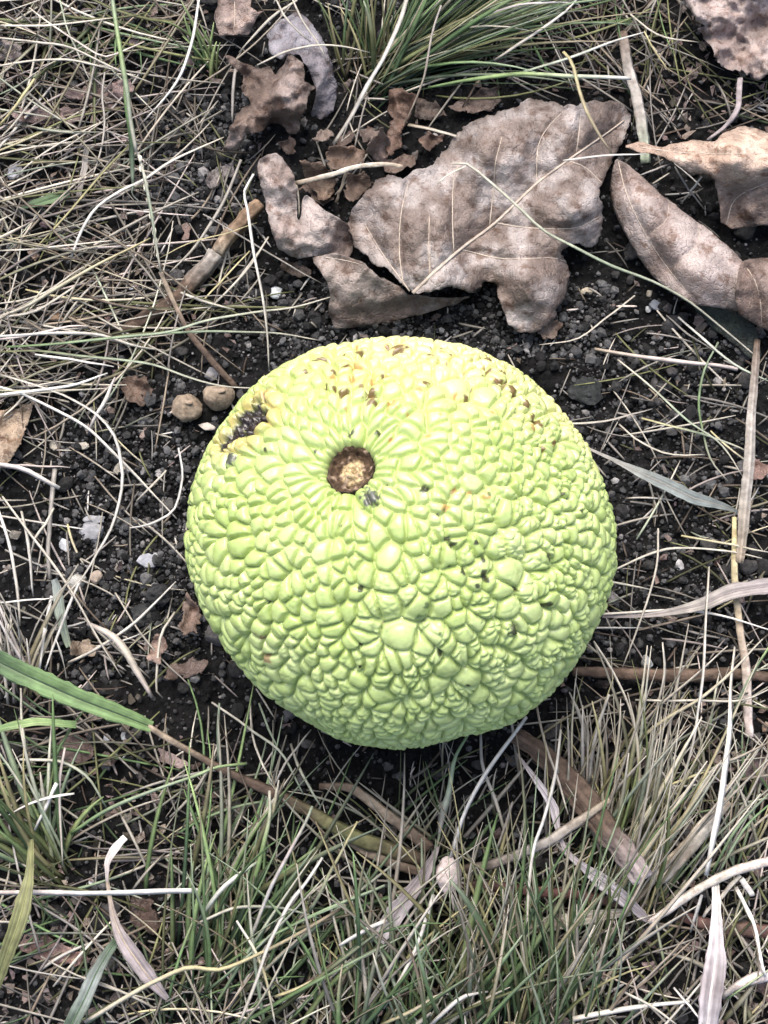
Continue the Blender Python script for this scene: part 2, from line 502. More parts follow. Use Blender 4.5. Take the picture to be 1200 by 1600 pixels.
FCOL = FCOL * (1 - pit[:, None]) + np.array([.018, .012, .008])[None] * pit[:, None]
fruit = empty('osage_orange', (FC[0], FC[1], 0.0))
tag(fruit, 'large bumpy lime-green osage orange fruit with brown stem scar lying on the soil', 'fruit')
place('skin', FV + FC, FF, FCOL, M_FRUIT, parent=fruit)

# stem scar: a cupped woody disc with a raised rim, a pale core and a hole in it
def frame_of(n):
    n = n / np.linalg.norm(n)
    a = np.cross(n, [0.0, 0, 1.0]); a /= np.linalg.norm(a)
    return a, np.cross(n, a), n
sa, sb, sn = frame_of(SCAR)
nr, na = 22, 64
rr = np.linspace(0, 1, nr); aa = np.linspace(0, 2 * math.pi, na, endpoint=False)
RRr, AAa = np.meshgrid(rr, aa, indexing='ij'); RRf = RRr.ravel(); AAf = AAa.ravel()
uv = np.stack([RRf * np.cos(AAf), RRf * np.sin(AAf)], 1)
scar_r = .0066 * (1 + .06 * np.sin(2 * AAf + 1) + .22 * (fbm(uv, 4, 3, 4) - .5))
nzr = fbm(uv, 5, 3, 9)
hgt = -.0012 + .0022 * sstep(.62, .92, RRf) + .0012 * sstep(.42, .20, RRf + .22 * (nzr - .5)) - .0016 * sstep(.14, .05, np.hypot(uv[:, 0] - .06, uv[:, 1] + .05)) - .004 * sstep(.93, 1.0, RRf) + .0026 * (nzr - .5) + .0010 * (fbm(uv, 12, 2, 14) - .5) + .00022 * np.sin(RRf * 30 + 3 * nzr)
surf = float(FR - .0003 - .0066 - .0012)
sV = FC + sn * surf + np.outer(uv[:, 0] * scar_r, sa) + np.outer(uv[:, 1] * scar_r, sb) + np.outer(hgt, sn)
sF = []
for i in range(nr - 1):
    for j in range(na):
        sF.append((i * na + j, i * na + (j + 1) % na, (i + 1) * na + (j + 1) % na, (i + 1) * na + j))
core = sstep(.56, .30, RRf + .35 * (nzr - .5))
sc = np.array([.070, .044, .026])[None] * (1 - core[:, None]) + np.array([.47, .36, .20])[None] * core[:, None]
spl = sstep(.60, .72, fbm(uv, 7, 2, 12))[:, None]
sc = sc * (1 - .6 * spl) + np.array([.36, .27, .20])[None] * .6 * spl
edge = sstep(.80, .95, RRf)[:, None]
sc = sc * (1 - edge) + np.array([.014, .010, .008])[None] * edge
place('stem_scar', sV, np.array(sF), sc, M_SCAR, parent=fruit)
# rotten patch: a crust of shrivelled black grains sunk into the skin
rV, rF, rC = [], [], []; off = 0
rg = np.random.default_rng(77)
ra, rb, rn = frame_of(ROT)
for k in range(40):
    x, y, r0 = ROTS[k % len(ROTS)]
    V0, F0 = lump(ICO2, 600 + k, .95, .7)
    s = rg.choice([.0006, .0009, .0014])
    c = fruit_dir(x, y) + rg.normal(size=3) * r0 * .36
    c = c / np.linalg.norm(c) * (FR - rg.uniform(.0020, .0036))
    V = V0 * s * rg.uniform(.5, 1.5, 3) + c + FC
    rV.append(V); rF.append(F0 + off); off += len(V0)
    col = np.array([.024, .017, .015]) * rg.uniform(.4, 1.9)
    rC.append(np.repeat(col[None], len(V0), 0))
o = place('rot_patch', np.concatenate(rV), np.concatenate(rF), np.concatenate(rC), M_ROT, parent=fruit)
o['label'] = 'sunken black rotten patch'; o['kind'] = 'stuff'

# ------------------------------------------------------------------ dead leaves
def tps(ctrl):
    """thin-plate height through control points (px, py, mm)"""
    c = np.array(ctrl, float); n = len(c); P = c[:, :2] / 100.0
    def U(d2): return np.where(d2 > 1e-12, d2 * np.log(np.maximum(d2, 1e-12)), 0)
    K = U(((P[:, None] - P[None]) ** 2).sum(2)) + np.eye(n) * .02
    A = np.zeros((n + 3, n + 3)); A[:n, :n] = K; A[:n, n] = 1; A[:n, n + 1:] = P; A[n, :n] = 1; A[n + 1:, :n] = P.T
    w = np.linalg.solve(A, np.concatenate([c[:, 2], [0, 0, 0]]))
    lo, hi = c[:, 2].min() - 2, c[:, 2].max() + 2
    def f(Q):
        q = np.asarray(Q, float) / 100.0
        z = U(((q[:, None] - P[None]) ** 2).sum(2)) @ w[:n] + w[n] + q @ w[n + 1:]
        return np.clip(z, lo, hi)
    return f

def inside(Q, poly):
    Q = np.asarray(Q, float); poly = np.asarray(poly, float)
    x, y = Q[:, 0], Q[:, 1]; r = np.zeros(len(Q), bool)
    j = len(poly) - 1
    for i in range(len(poly)):
        xi, yi = poly[i]; xj, yj = poly[j]
        c = ((yi > y) != (yj > y)) & (x < (xj - xi) * (y - yi) / (yj - yi + 1e-12) + xi)
        r ^= c; j = i
    return r

def dens(pts, step, closed=True):
    pts = [np.array(p, float) for p in pts]; out = []
    n = len(pts); m = n if closed else n - 1
    for i in range(m):
        a, b = pts[i], pts[(i + 1) % n]
        k = max(1, int(round(np.linalg.norm(b - a) / step)))
        for t in range(k): out.append(a + (b - a) * t / k)
    if not closed: out.append(pts[-1])
    return np.array(out)

def round_poly(pts, closed=True):
    """one pass of corner cutting, keeps the outline but softens it"""
    p = np.array(pts, float); q = np.roll(p, -1, 0)
    return np.stack([p * .88 + q * .12, p * .12 + q * .88], 1).reshape(-1, 2)

def poly_dist(Q, lines):
    d = np.full(len(Q), 1e9)
    for ln in lines:
        ln = np.array(ln, float)
        for a, b in zip(ln[:-1], ln[1:]):
            ab = b - a; t = np.clip(((Q - a) @ ab) / (ab @ ab + 1e-9), 0, 1)
            d = np.minimum(d, np.linalg.norm(Q - a - t[:, None] * ab, axis=1))
    return d

def facets(Q, size, seed):
    """sharp-ridged creases as in crumpled paper, 0..1"""
    q = Q / size; q = q + (np.stack([vnoise(q, .8, seed + 50), vnoise(q, .8, seed + 51)], 1) - .5) * .8
    i0 = np.floor(q).astype(np.int64); best = np.full(len(q), 9.0)
    for dx in (-1, 0, 1):
        for dy in (-1, 0, 1):
            c = i0 + [dx, dy]; z = np.zeros(len(q), np.int64)
            px_ = np.stack([c[:, 0] + hsh(c[:, 0], c[:, 1], z, seed), c[:, 1] + hsh(c[:, 0], c[:, 1], z, seed + 7)], 1)
            best = np.minimum(best, np.linalg.norm(q - px_, axis=1) + .35 * hsh(c[:, 0], c[:, 1], z, seed + 3))
    return np.sqrt(best ** 2 + .10)

LEAF_POLYS = []
def leaf_surface(outline, ctrl, seed, crumple=1.2, jag=1.3, step=5.0, fold=1.0, ribs=()):
    r = np.random.default_rng(seed)
    ol = dens(round_poly(outline), step)
    ol = ol + (np.stack([vnoise(ol, .11, seed), vnoise(ol, .11, seed + 1)], 1) - .5) * 3.2 * jag + r.normal(size=ol.shape) * .35 * jag
    lo, hi = ol.min(0), ol.max(0)
    gx_ = np.arange(lo[0], hi[0], step); gy_ = np.arange(lo[1], hi[1], step * .87)
    gg = np.stack(np.meshgrid(gx_, gy_), -1)
    gg[1::2, :, 0] += step / 2
    gg = gg.reshape(-1, 2) + r.normal(size=(gg.size // 2, 2)) * step * .12
    gg = gg[inside(gg, ol)]
    if len(gg):
        d = np.sqrt(((gg[:, None] - ol[None]) ** 2).sum(2).min(1)); gg = gg[d > step * .55]
    allp = np.concatenate([ol, gg])
    res = delaunay_2d_cdt([Vector(p) for p in allp], [], [list(range(len(ol)))], 1, 1e-4)
    P = np.array([v[:] for v in res[0]]); F = np.array([list(f) for f in res[2]], np.int64)
    zf = tps(ctrl)
    def z_of(Q):
        Q = np.asarray(Q, float)
        z = zf(Q) + crumple * (1.6 * (fbm(Q, 1 / 46., 3, seed + 3) - .5) + 3.4 * fold * (facets(Q, 48., seed + 8) - .72) + 1.7 * fold * (facets(Q, 19., seed + 9) - .6) + .6 * fold * (facets(Q, 9., seed + 10) - .6) + .3 * (vnoise(Q, 1 / 7., seed + 11) - .5))
        dr_ = np.sqrt(1e-9 + ((Q[:, None] - ol[None, ::3]) ** 2).sum(2).min(1))
        z = z + crumple * 3.2 * sstep(22, 0, dr_) * (vnoise(Q, 1 / 26., seed + 15) - .45)
        if len(ribs):
            z = z + 1.3 * np.minimum(poly_dist(Q, ribs) / 26.0, 1.0) - .9 * np.exp(-(poly_dist(Q, ribs) / 5.0) ** 2)
        z = 3.0 + np.logaddexp(0, (z - 3.0) * 1.2) / 1.2
        return z / 1000.0
    V = Garr(P, z_of(P))
    # all faces upward
    n = np.cross(V[F[:, 1]] - V[F[:, 0]], V[F[:, 2]] - V[F[:, 0]])
    if n[:, 2].sum() < 0: F = F[:, ::-1].copy()
    return P, V, F, z_of, ol

def catmull(pts, k):
    p = np.array(pts, float)
    if len(p) == 2:
        t = np.linspace(0, 1, k)[:, None]; return p[0] * (1 - t) + p[1] * t
    q = np.concatenate([[2 * p[0] - p[1]], p, [2 * p[-1] - p[-2]]])
    seg = np.linalg.norm(np.diff(p, axis=0), axis=1); cum = np.concatenate([[0], np.cumsum(seg)])
    out = []
    for s in np.linspace(0, cum[-1], k):
        i = min(np.searchsorted(cum, s, 'right') - 1, len(p) - 2); t = (s - cum[i]) / max(seg[i], 1e-9)
        a, b, c, d = q[i], q[i + 1], q[i + 2], q[i + 3]
        out.append(.5 * (2 * b + (c - a) * t + (2 * a - 5 * b + 4 * c - d) * t * t + (3 * b - a - 3 * c + d) * t ** 3))
    return np.array(out)

def tube(W, rad, sides=6, flat=1.0):
    """tube along world points W with radii rad, ends closed"""
    W = np.asarray(W, float); n = len(W)
    T = np.gradient(W, axis=0); T /= np.linalg.norm(T, axis=1)[:, None] + 1e-12
    up = np.array([0, 0, 1.0])
    S = np.cross(T, up); S /= np.linalg.norm(S, axis=1)[:, None] + 1e-9
    N = np.cross(S, T)
    a = np.linspace(0, 2 * math.pi, sides, endpoint=False)
    rad = np.broadcast_to(rad, n)
    V = W[:, None] + (S[:, None] * np.cos(a)[None, :, None] + N[:, None] * (np.sin(a)[None, :, None] * flat)) * rad[:, None, None]
    V = V.reshape(-1, 3); F = []
    for i in range(n - 1):
        for j in range(sides):
            b = (j + 1) % sides
            F += [(i * sides + j, (i + 1) * sides + j, (i + 1) * sides + b), (i * sides + j, (i + 1) * sides + b, i * sides + b)]
    V = np.concatenate([V, W[:1], W[-1:]]); e0, e1 = len(V) - 2, len(V) - 1
    for j in range(sides):
        b = (j + 1) % sides
        F += [(e0, j, b), (e1, (n - 1) * sides + b, (n - 1) * sides + j)]
    return V, np.array(F)

def leaf(name, label, outline, ctrl, seed, col=(.30, .235, .205), col2=None, crumple=1.2, jag=1.3, midrib=None, veins=(), step=5.0, cat='leaf', group=None, grad=None, fold=1.0, mid_w=6.5, vein_w=2.4):
    P, V, F, z_of, ol = leaf_surface(outline, ctrl, seed, crumple, jag, step, fold, ([midrib] if midrib else []) + list(veins))
    LEAF_POLYS.append(ol)
    c0 = np.array(col); c1_ = np.array(col2 if col2 else c0 * .62)
    m = sstep(.36, .62, fbm(P, 1 / 45., 4, seed + 30))[:, None]
    C = c0[None] * (1 - m * .9) + c1_[None] * m * .9
    dr = np.sqrt(((P[:, None] - ol[None]) ** 2).sum(2).min(1))           # browner rim, as dry leaves have
    C = C * (1 - .22 * sstep(14, 2, dr)[:, None])
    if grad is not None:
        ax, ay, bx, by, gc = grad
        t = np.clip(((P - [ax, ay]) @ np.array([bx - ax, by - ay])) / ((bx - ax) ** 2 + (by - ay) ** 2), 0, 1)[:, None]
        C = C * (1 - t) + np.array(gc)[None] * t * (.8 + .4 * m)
    base = np.array([V[:, 0].mean(), V[:, 1].mean(), max(V[:, 2].min(), 0)])
    parts = bool(midrib) or len(veins) > 0
    if parts:
        root = empty(name, base); tag(root, label, cat, group)
        o = place('blade', V, F, C, M_LEAF, parent=root)
    else:
        root = o = place(name, V, F, C, M_LEAF, base=base); tag(o, label, cat, group)
    s = o.modifiers.new('thickness', 'SOLIDIFY'); s.thickness = .00016; s.offset = -1
    vc = np.array([.43, .365, .30])
    def rib(nm, pts, w, parent):
        k = max(6, int(sum(np.linalg.norm(np.diff(np.array(pts, float), axis=0), axis=1)) / 9))
        Q = catmull(pts, k); Z = z_of(Q) + w * MMPX * .22 + .00012
        W = Garr(Q, Z); rad_ = np.linspace(1, .45, k) * w * MMPX * .5
        tv, tf = tube(W, rad_, 6, .75)
        return place(nm, tv, tf, np.repeat(vc[None], len(tv), 0), M_VEIN, parent=parent)
    mr_ = rib('midrib', midrib, mid_w, root) if midrib else None
    for v in veins: rib('vein', v, vein_w, o)
    return root, z_of

# the big lobed leaf above the fruit
A_OUT = [(645, 459), (622, 436), (588, 412), (560, 394), (540, 353), (556, 317), (586, 283), (612, 272), (631, 279), (650, 263), (668, 262), (681, 247), (702, 229), (712, 212), (733, 193), (779, 175), (808, 166), (826, 150), (838, 157), (857, 157),
         (885, 164), (908, 162), (935, 156), (971, 160), (984, 185), (976, 220), (952, 262), (936, 300), (944, 322), (943, 352), (929, 387), (901, 381), (874, 394), (892, 421), (882, 465), (864, 500), (838, 518), (806, 521), (794, 505), (784, 477), (776, 448), (760, 441), (738, 457), (702, 447), (672, 455)]
leaf('dry_leaf', 'large grey-brown lobed dry leaf with pale midrib lying just above the fruit', A_OUT,
     [(645, 459, 17), (590, 400, 11), (556, 350, 7), (600, 300, 15), (650, 290, 15), (640, 380, 21), (690, 350, 22), (700, 430, 19), (740, 380, 12), (780, 330, 12), (760, 230, 22), (720, 230, 11), (830, 170, 14), (840, 270, 14), (900, 200, 20), (965, 175, 5), (955, 240, 4), (900, 330, 22), (940, 350, 11), (920, 380, 7), (850, 380, 13), (820, 440, 21), (780, 450, 8), (880, 430, 8), (830, 510, 7), (738, 450, 11)],
     41, col=(.35, .308, .288), col2=(.150, .112, .092), crumple=.95, jag=2.1, fold=.8, step=3.6,
     midrib=[(645, 458), (680, 424), (722, 387), (774, 348), (836, 289), (888, 250), (955, 203), (975, 188)],
     veins=[[(709, 396), (707, 340), (709, 281), (720, 250)], [(765, 352), (771, 296), (774, 255), (784, 215)], [(838, 287), (841, 229), (857, 198), (880, 174)], [(630, 446), (624, 390), (627, 332), (638, 286)], [(672, 430), (670, 380), (671, 335)],
            [(774, 348), (826, 356), (898, 356), (938, 338)], [(722, 390), (784, 404), (862, 403), (885, 410)], [(888, 251), (915, 262), (940, 285)], [(640, 455), (600, 400), (570, 350)], [(900, 241), (905, 205), (908, 170)]])
leaf('dry_leaf', 'pale curled two-humped dry leaf standing left of the big lobed leaf',
     [(404, 250), (418, 240), (434, 238), (448, 255), (459, 272), (464, 300), (463, 340), (469, 345), (472, 318), (478, 304), (490, 312), (505, 327), (545, 350), (554, 378), (546, 404), (512, 404), (492, 399), (468, 405), (450, 398), (433, 388), (421, 350), (412, 307), (403, 270)],
     [(410, 250, 20), (435, 245, 16), (430, 300, 20), (462, 330, 8), (440, 360, 17), (478, 308, 16), (500, 345, 18), (550, 375, 4), (520, 365, 13), (490, 385, 14), (440, 390, 9), (530, 395, 6), (415, 310, 14)], 52, col=(.36, .305, .28), col2=(.22, .165, .14), crumple=1.5, jag=.9, step=4.0)
leaf('dry_leaf', 'drooping dry leaf scrap tucked under the tip of the big leaf midrib',
     [(488, 402), (521, 395), (545, 402), (568, 409), (591, 433), (622, 444), (640, 462), (668, 463), (702, 466), (735, 462), (712, 476), (680, 484), (650, 493), (598, 506), (547, 512), (523, 513), (513, 488), (516, 455), (508, 436), (492, 412)],
     [(490, 405, 13), (560, 405, 18), (540, 440, 16), (600, 445, 15), (520, 500, 4), (580, 490, 5), (660, 480, 3), (640, 462, 11), (730, 463, 3), (520, 450, 13)], 63, col=(.29, .24, .212), col2=(.165, .12, .098), crumple=1.2, jag=.9,
     midrib=[(505, 402), (540, 407), (566, 414)], mid_w=2.0)
leaf('dry_leaf', 'crumpled brown dry leaf with ragged edge left of the big grass tuft',
     [(352, 84), (364, 88), (382, 101), (407, 106), (424, 104), (430, 118), (438, 106), (450, 86), (466, 90), (476, 110), (473, 125), (493, 134), (480, 146), (482, 163), (470, 186), (465, 209), (450, 207), (438, 194), (424, 190), (410, 205), (382, 212), (374, 231), (347, 236), (357, 212), (360, 195), (377, 172), (392, 160), (378, 140), (381, 120), (363, 106)],
     [(355, 90, 9), (400, 115, 9), (425, 120, 13), (400, 155, 8), (455, 95, 20), (460, 140, 24), (475, 140, 18), (440, 175, 19), (460, 200, 12), (400, 190, 15), (375, 215, 16), (350, 234, 9), (430, 195, 9)], 74, col=(.24, .19, .168), col2=(.115, .08, .062), crumple=1.9, jag=1.6, fold=1.3, step=4.0)
leaf('dry_leaf', 'grey-mauve dry leaf behind the crumpled brown one beside grass tuft',
     [(417, 50), (435, 33), (460, 18), (480, 28), (500, 55), (515, 85), (520, 108), (527, 132), (522, 172), (505, 187), (485, 182), (490, 160), (494, 140), (484, 112), (470, 88), (452, 84), (437, 94), (420, 82)],
     [(420, 60, 9), (460, 20, 7), (460, 60, 13), (500, 70, 9), (500, 110, 13), (520, 140, 9), (500, 180, 5), (430, 85, 12)], 85, col=(.25, .235, .255), col2=(.15, .135, .145), crumple=1.5, jag=1.3, step=4.0)
leaf('dry_leaf', 'pinkish brown dry leaf poking in at the top left edge',
     [(345, 57), (334, 30), (340, 5), (338, -30), (396, -30), (392, 8), (400, 20), (413, 17), (402, 27), (390, 53), (366, 54)],
     [(340, 0, 8), (390, 0, 10), (345, 55, 5), (388, 50, 8), (365, 30, 11)], 96, col=(.32, .245, .21), col2=(.2, .145, .12), crumple=1.2, jag=1.0, midrib=[(366, -10), (367, 25), (365, 52)], mid_w=2.2)
leaf('dry_leaf', 'smooth folded pointed dry leaf lying diagonally at the right',
     [(962, 247), (982, 257), (1000, 272), (1035, 305), (1070, 332), (1112, 362), (1150, 395), (1166, 416), (1160, 434), (1154, 455), (1157, 488), (1130, 481), (1082, 476), (1050, 458), (1020, 433), (995, 397), (968, 350), (956, 322), (953, 298), (956, 272)],
     [(962, 250, 13), (1000, 275, 15), (1070, 335, 17), (1150, 398, 16), (985, 310, 19), (1040, 370, 21), (1100, 420, 21), (1150, 450, 17), (1080, 470, 15), (1020, 425, 9), (990, 385, 9), (960, 330, 7), (955, 290, 8), (1130, 478, 12)], 107, col=(.36, .30, .275), col2=(.23, .175, .152), crumple=.5, jag=.7, fold=.5,
     midrib=[(966, 252), (978, 300), (1000, 350), (1030, 400), (1060, 440), (1085, 470)], veins=[[(985, 320), (1005, 300), (1008, 282)], [(1010, 370), (1040, 345), (1045, 318)], [(1045, 420), (1088, 385), (1092, 350)]], mid_w=1.8, vein_w=.9)
leaf('dry_leaf', 'brown dry leaf corner running off the right edge below the folded leaf',
     [(1158, 408), (1180, 404), (1215, 402), (1240, 420), (1240, 530), (1205, 520), (1188, 512), (1170, 500), (1152, 489), (1148, 455)],
     [(1158, 412, 17), (1215, 410, 15), (1152, 480, 16), (1215, 515, 8), (1190, 460, 18), (1150, 450, 19)], 118, col=(.21, .155, .13), col2=(.14, .098, .078), crumple=1.0, jag=.8, midrib=[(1168, 420), (1180, 440), (1188, 470), (1190, 508)], mid_w=1.6)
leaf('dry_leaf', 'curled orange-rimmed dry leaf with its lit rim painted pale at the right edge above the folded one',
     [(975, 229), (1000, 221), (1030, 230), (1080, 219), (1117, 222), (1132, 207), (1160, 196), (1187, 202), (1215, 214), (1250, 225), (1250, 350), (1192, 353), (1160, 356), (1142, 358), (1126, 345), (1121, 300), (1117, 281), (1100, 271), (1080, 272), (1050, 252), (1025, 240), (1000, 238)],
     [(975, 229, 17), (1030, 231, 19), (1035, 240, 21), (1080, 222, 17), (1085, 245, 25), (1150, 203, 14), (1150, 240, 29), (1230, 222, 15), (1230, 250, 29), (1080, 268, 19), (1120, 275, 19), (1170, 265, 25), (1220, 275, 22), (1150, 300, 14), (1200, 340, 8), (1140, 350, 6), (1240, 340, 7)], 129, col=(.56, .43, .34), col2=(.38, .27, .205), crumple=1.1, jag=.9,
     grad=(1150, 235, 1165, 300, (.26, .19, .15)), midrib=[(1000, 230), (1060, 238), (1120, 240), (1200, 240), (1245, 243)], veins=[[(1135, 350), (1150, 310), (1200, 285), (1240, 270)]], mid_w=2.0)  # light caught on the curled rim is painted in, grading darker below
leaf('dry_leaf', 'torn crumpled pinkish dry leaf in the top right corner',
     [(1062, -25), (1070, 8), (1090, 30), (1101, 44), (1087, 49), (1112, 72), (1116, 88), (1125, 98), (1140, 113), (1160, 107), (1182, 129), (1204, 112), (1235, 100), (1235, -25)],
     [(1070, 0, 8), (1100, 45, 14), (1090, 50, 9), (1125, 95, 12), (1150, 60, 5), (1130, 30, 15), (1160, 105, 12), (1182, 128, 9), (1210, 90, 17), (1200, 30, 7), (1170, 0, 15)], 140, col=(.40, .335, .31), col2=(.30, .235, .21), crumple=2.6, jag=2.2, fold=1.2, step=4.0)
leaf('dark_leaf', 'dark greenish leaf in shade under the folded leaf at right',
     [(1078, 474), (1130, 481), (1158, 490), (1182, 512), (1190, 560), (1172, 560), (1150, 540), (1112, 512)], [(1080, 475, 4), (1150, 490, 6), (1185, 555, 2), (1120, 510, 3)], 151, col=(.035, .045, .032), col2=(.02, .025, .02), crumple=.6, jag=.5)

# smaller scraps: label, outline, mean height mm, colour
SCRAPS = [
    ('brown knobbly leaf scrap above the forked twig, next to the big leaf', [(505, 240), (517, 227), (550, 224), (572, 240), (566, 256), (526, 268), (511, 255)], 12, (.24, .165, .12)),
    ('brown hollow leaf scrap under the forked twig', [(472, 250), (512, 258), (522, 280), (520, 302), (500, 313), (478, 290)], 8, (.22, .155, .115)),
    ('rounded brown leaf scrap between the forked twig and the big leaf', [(540, 275), (572, 268), (584, 287), (552, 316), (538, 303)], 9, (.26, .185, .14)),
    ('small pale leaf scrap below the thick pale straw', [(487, 213), (500, 206), (518, 202), (518, 213), (500, 226)], 9, (.34, .26, .215)),
    ('tiny brown leaf scrap right of the ragged brown leaf tip', [(436, 218), (452, 214), (463, 222), (461, 238), (446, 241)], 7, (.21, .15, .12)),
    ('rust-brown pointed leaf scrap between grass tuft and big leaf', [(604, 142), (628, 140), (651, 147), (644, 168), (632, 196), (620, 236), (606, 248), (602, 215), (612, 185), (606, 162)], 10, (.20, .125, .09)),
    ('folded brown leaf scrap above the left lobe of the big leaf', [(575, 222), (600, 200), (608, 214), (604, 245), (588, 255), (572, 240)], 12, (.30, .22, .18)),
    ('brown leaf scrap in the dark gap above the big leaf', [(705, 162), (730, 152), (750, 140), (780, 131), (781, 160), (770, 171), (740, 176), (707, 174)], 6, (.19, .14, .115)),
    ('dark leaf scrap beside the pale tan straw above the big leaf', [(650, 150), (690, 165), (700, 180), (668, 190), (648, 178)], 5, (.13, .095, .075)),
    ('long mauve-brown leaf strip lying flat among straw at upper left', [(12, 177), (57, 169), (125, 166), (142, 175), (117, 195), (75, 192), (25, 187)], 5, (.26, .19, .17)),
    ('torn mauve leaf strip beneath the green blade at upper left', [(92, 148), (112, 140), (155, 135), (195, 122), (208, 141), (192, 152), (175, 172), (140, 168), (128, 155)], 6, (.25, .18, .16)),
    ('tan dry leaf tip at the left edge above the bare soil', [(-20, 640), (20, 640), (44, 627), (53, 631), (37, 672), (25, 710), (17, 724), (-20, 745)], 8, (.38, .29, .21)),
    ('reddish brown leaf scrap at the bottom left under dark blades', [(42, 1447), (70, 1462), (95, 1478), (125, 1486), (151, 1500), (112, 1507), (55, 1500), (30, 1475)], 5, (.30, .20, .175)),
    ('brown leaf flake pressed against the left side of the fruit', [(279, 988), (286, 950), (296, 922), (312, 960), (306, 992)], 6, (.27, .19, .15)),
    ('upright tan leaf flake just left of the fruit base', [(230, 1036), (238, 996), (252, 992), (263, 1001), (250, 1037)], 8, (.33, .235, .19)),
    ('flat brown leaf flake below the bright straw left of the fruit', [(262, 1046), (300, 1028), (325, 1035), (318, 1050), (285, 1062), (258, 1060)], 3, (.24, .17, .14)),
    ('pale tan leaf flake near the broad green blade', [(112, 1003), (132, 1000), (152, 1010), (146, 1026), (120, 1030), (110, 1020)], 4, (.40, .31, .23)),
    ('curled brown leaf flake under the broad green blade tip', [(88, 1160), (110, 1145), (128, 1150), (150, 1182), (132, 1196), (104, 1190), (90, 1178)], 4, (.24, .165, .14)),
    ('thin grey leaf flake below the broken brown stem at lower left', [(355, 1238), (372, 1246), (386, 1272), (380, 1290), (366, 1272), (354, 1256)], 6, (.33, .29, .25)),
    ('pinkish leaf flake lying under the stem near the lower left', [(245, 1170), (268, 1178), (298, 1196), (280, 1201), (258, 1192)], 6, (.40, .30, .27)),
    ('brown leaf flake among green blades at bottom left centre', [(205, 1400), (235, 1408), (252, 1440), (240, 1460), (212, 1450), (200, 1425)], 3, (.10, .065, .05)),
    ('mauve leaf scrap at the right edge above the pale stalk', [(1150, 1190), (1190, 1178), (1225, 1190), (1225, 1235), (1188, 1228), (1155, 1212)], 5, (.24, .18, .17)),
    ('brown leaf corner at the bottom right edge', [(1180, 1540), (1200, 1528), (1230, 1540), (1230, 1600), (1205, 1590), (1196, 1560)], 7, (.25, .17, .15)),
    ('small reddish leaf scrap beside the upright stem at right', [(1164, 722), (1180, 718), (1200, 726), (1196, 742), (1172, 748), (1160, 738)], 6, (.30, .20, .17)),
    ('dark brown leaf scrap in the hollow left of the twin capsules', [(190, 590), (222, 588), (238, 604), (226, 634), (200, 630), (188, 612)], 4, (.13, .085, .06)),
    ('tan leaf flake on dark soil below the seed spike', [(284, 356), (292, 350), (300, 362), (298, 374), (284, 372)], 4, (.32, .22, .18)),
    ('grey-brown leaf scrap on the soil left of the curled pale leaf', [(318, 282), (340, 262), (362, 254), (366, 268), (348, 284), (330, 296)], 4, (.20, .175, .165)),
    ('brown leaf scrap tip beneath the lower lobe of the big leaf', [(840, 512), (866, 498), (880, 508), (868, 528), (848, 532)], 3, (.22, .16, .125)),
    ('pale grey leaf blob at the left edge near the top', [(-15, 62), (10, 62), (32, 74), (28, 88), (8, 96), (-15, 92)], 5, (.38, .32, .29)),
    ('ragged grey-brown leaf shred directly left of the pointed rust-brown scrap', [(560, 205), (578, 196), (596, 204), (590, 220), (570, 224)], 8, (.20, .15, .125)),
    ('dark leaf shred under the thick pale straw foot', [(520, 232), (530, 212), (548, 206), (556, 216), (540, 226)], 6, (.12, .085, .07)),
    ('brown leaf shred against the upper left rim of the big leaf', [(600, 258), (620, 246), (640, 240), (650, 256), (628, 268), (606, 270)], 9, (.24, .17, .135)),
    ('small rust shred between the big leaf and the short tan straw', [(655, 215), (676, 206), (694, 212), (690, 228), (668, 236)], 7, (.19, .125, .095)),
    ('curled brown shred at the mouth of the two-humped leaf', [(466, 296), (480, 284), (500, 292), (520, 312), (506, 322), (484, 304)], 6, (.15, .105, .08)),
    ('dark brown shred below the two-humped leaf', [(440, 404), (470, 410), (486, 424), (466, 436), (444, 424)], 4, (.13, .095, .075)),
    ('yellow-brown leaf flake near the bent straw at left', [(82, 486), (92, 484), (98, 494), (90, 502), (76, 505)], 4, (.36, .24, .15)),
]
for k, (lab, ol_, zz, c) in enumerate(SCRAPS):
    a = np.array(ol_, float); cen = a.mean(0); rs = np.random.default_rng(300 + k)
    ax_ = rs.normal(size=2); ax_ /= np.linalg.norm(ax_); tl_ = rs.normal(size=2) * .35; sz = np.abs(a - cen).max()
    hz_ = lambda p: max(1.0, zz * (.55 + ((p - cen) / sz) @ tl_ + .85 * abs(((p - cen) / sz) @ ax_)))
    ctrl = [(p[0], p[1], hz_(p)) for p in a] + [(cen[0], cen[1], hz_(cen))]
    leaf('leaf_scrap', lab, ol_, ctrl, 400 + 13 * k, col=tuple(v * .95 for v in c), crumple=1.1, jag=3.0, step=3.2, fold=1.5, group='scraps of dead leaf on the ground')

# ------------------------------------------------------------------ grass blades and straws
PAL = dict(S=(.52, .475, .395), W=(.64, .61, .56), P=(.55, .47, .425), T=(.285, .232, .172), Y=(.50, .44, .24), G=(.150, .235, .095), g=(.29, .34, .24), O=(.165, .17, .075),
           D=(.050, .085, .045), Z=(.29, .265, .235), B=(.100, .070, .052), M=(.30, .258, .255), R=(.125, .062, .055), L=(.27, .36, .15), H=(.19, .215, .205), X=(.62, .57, .58), C=(.175, .120, .080))

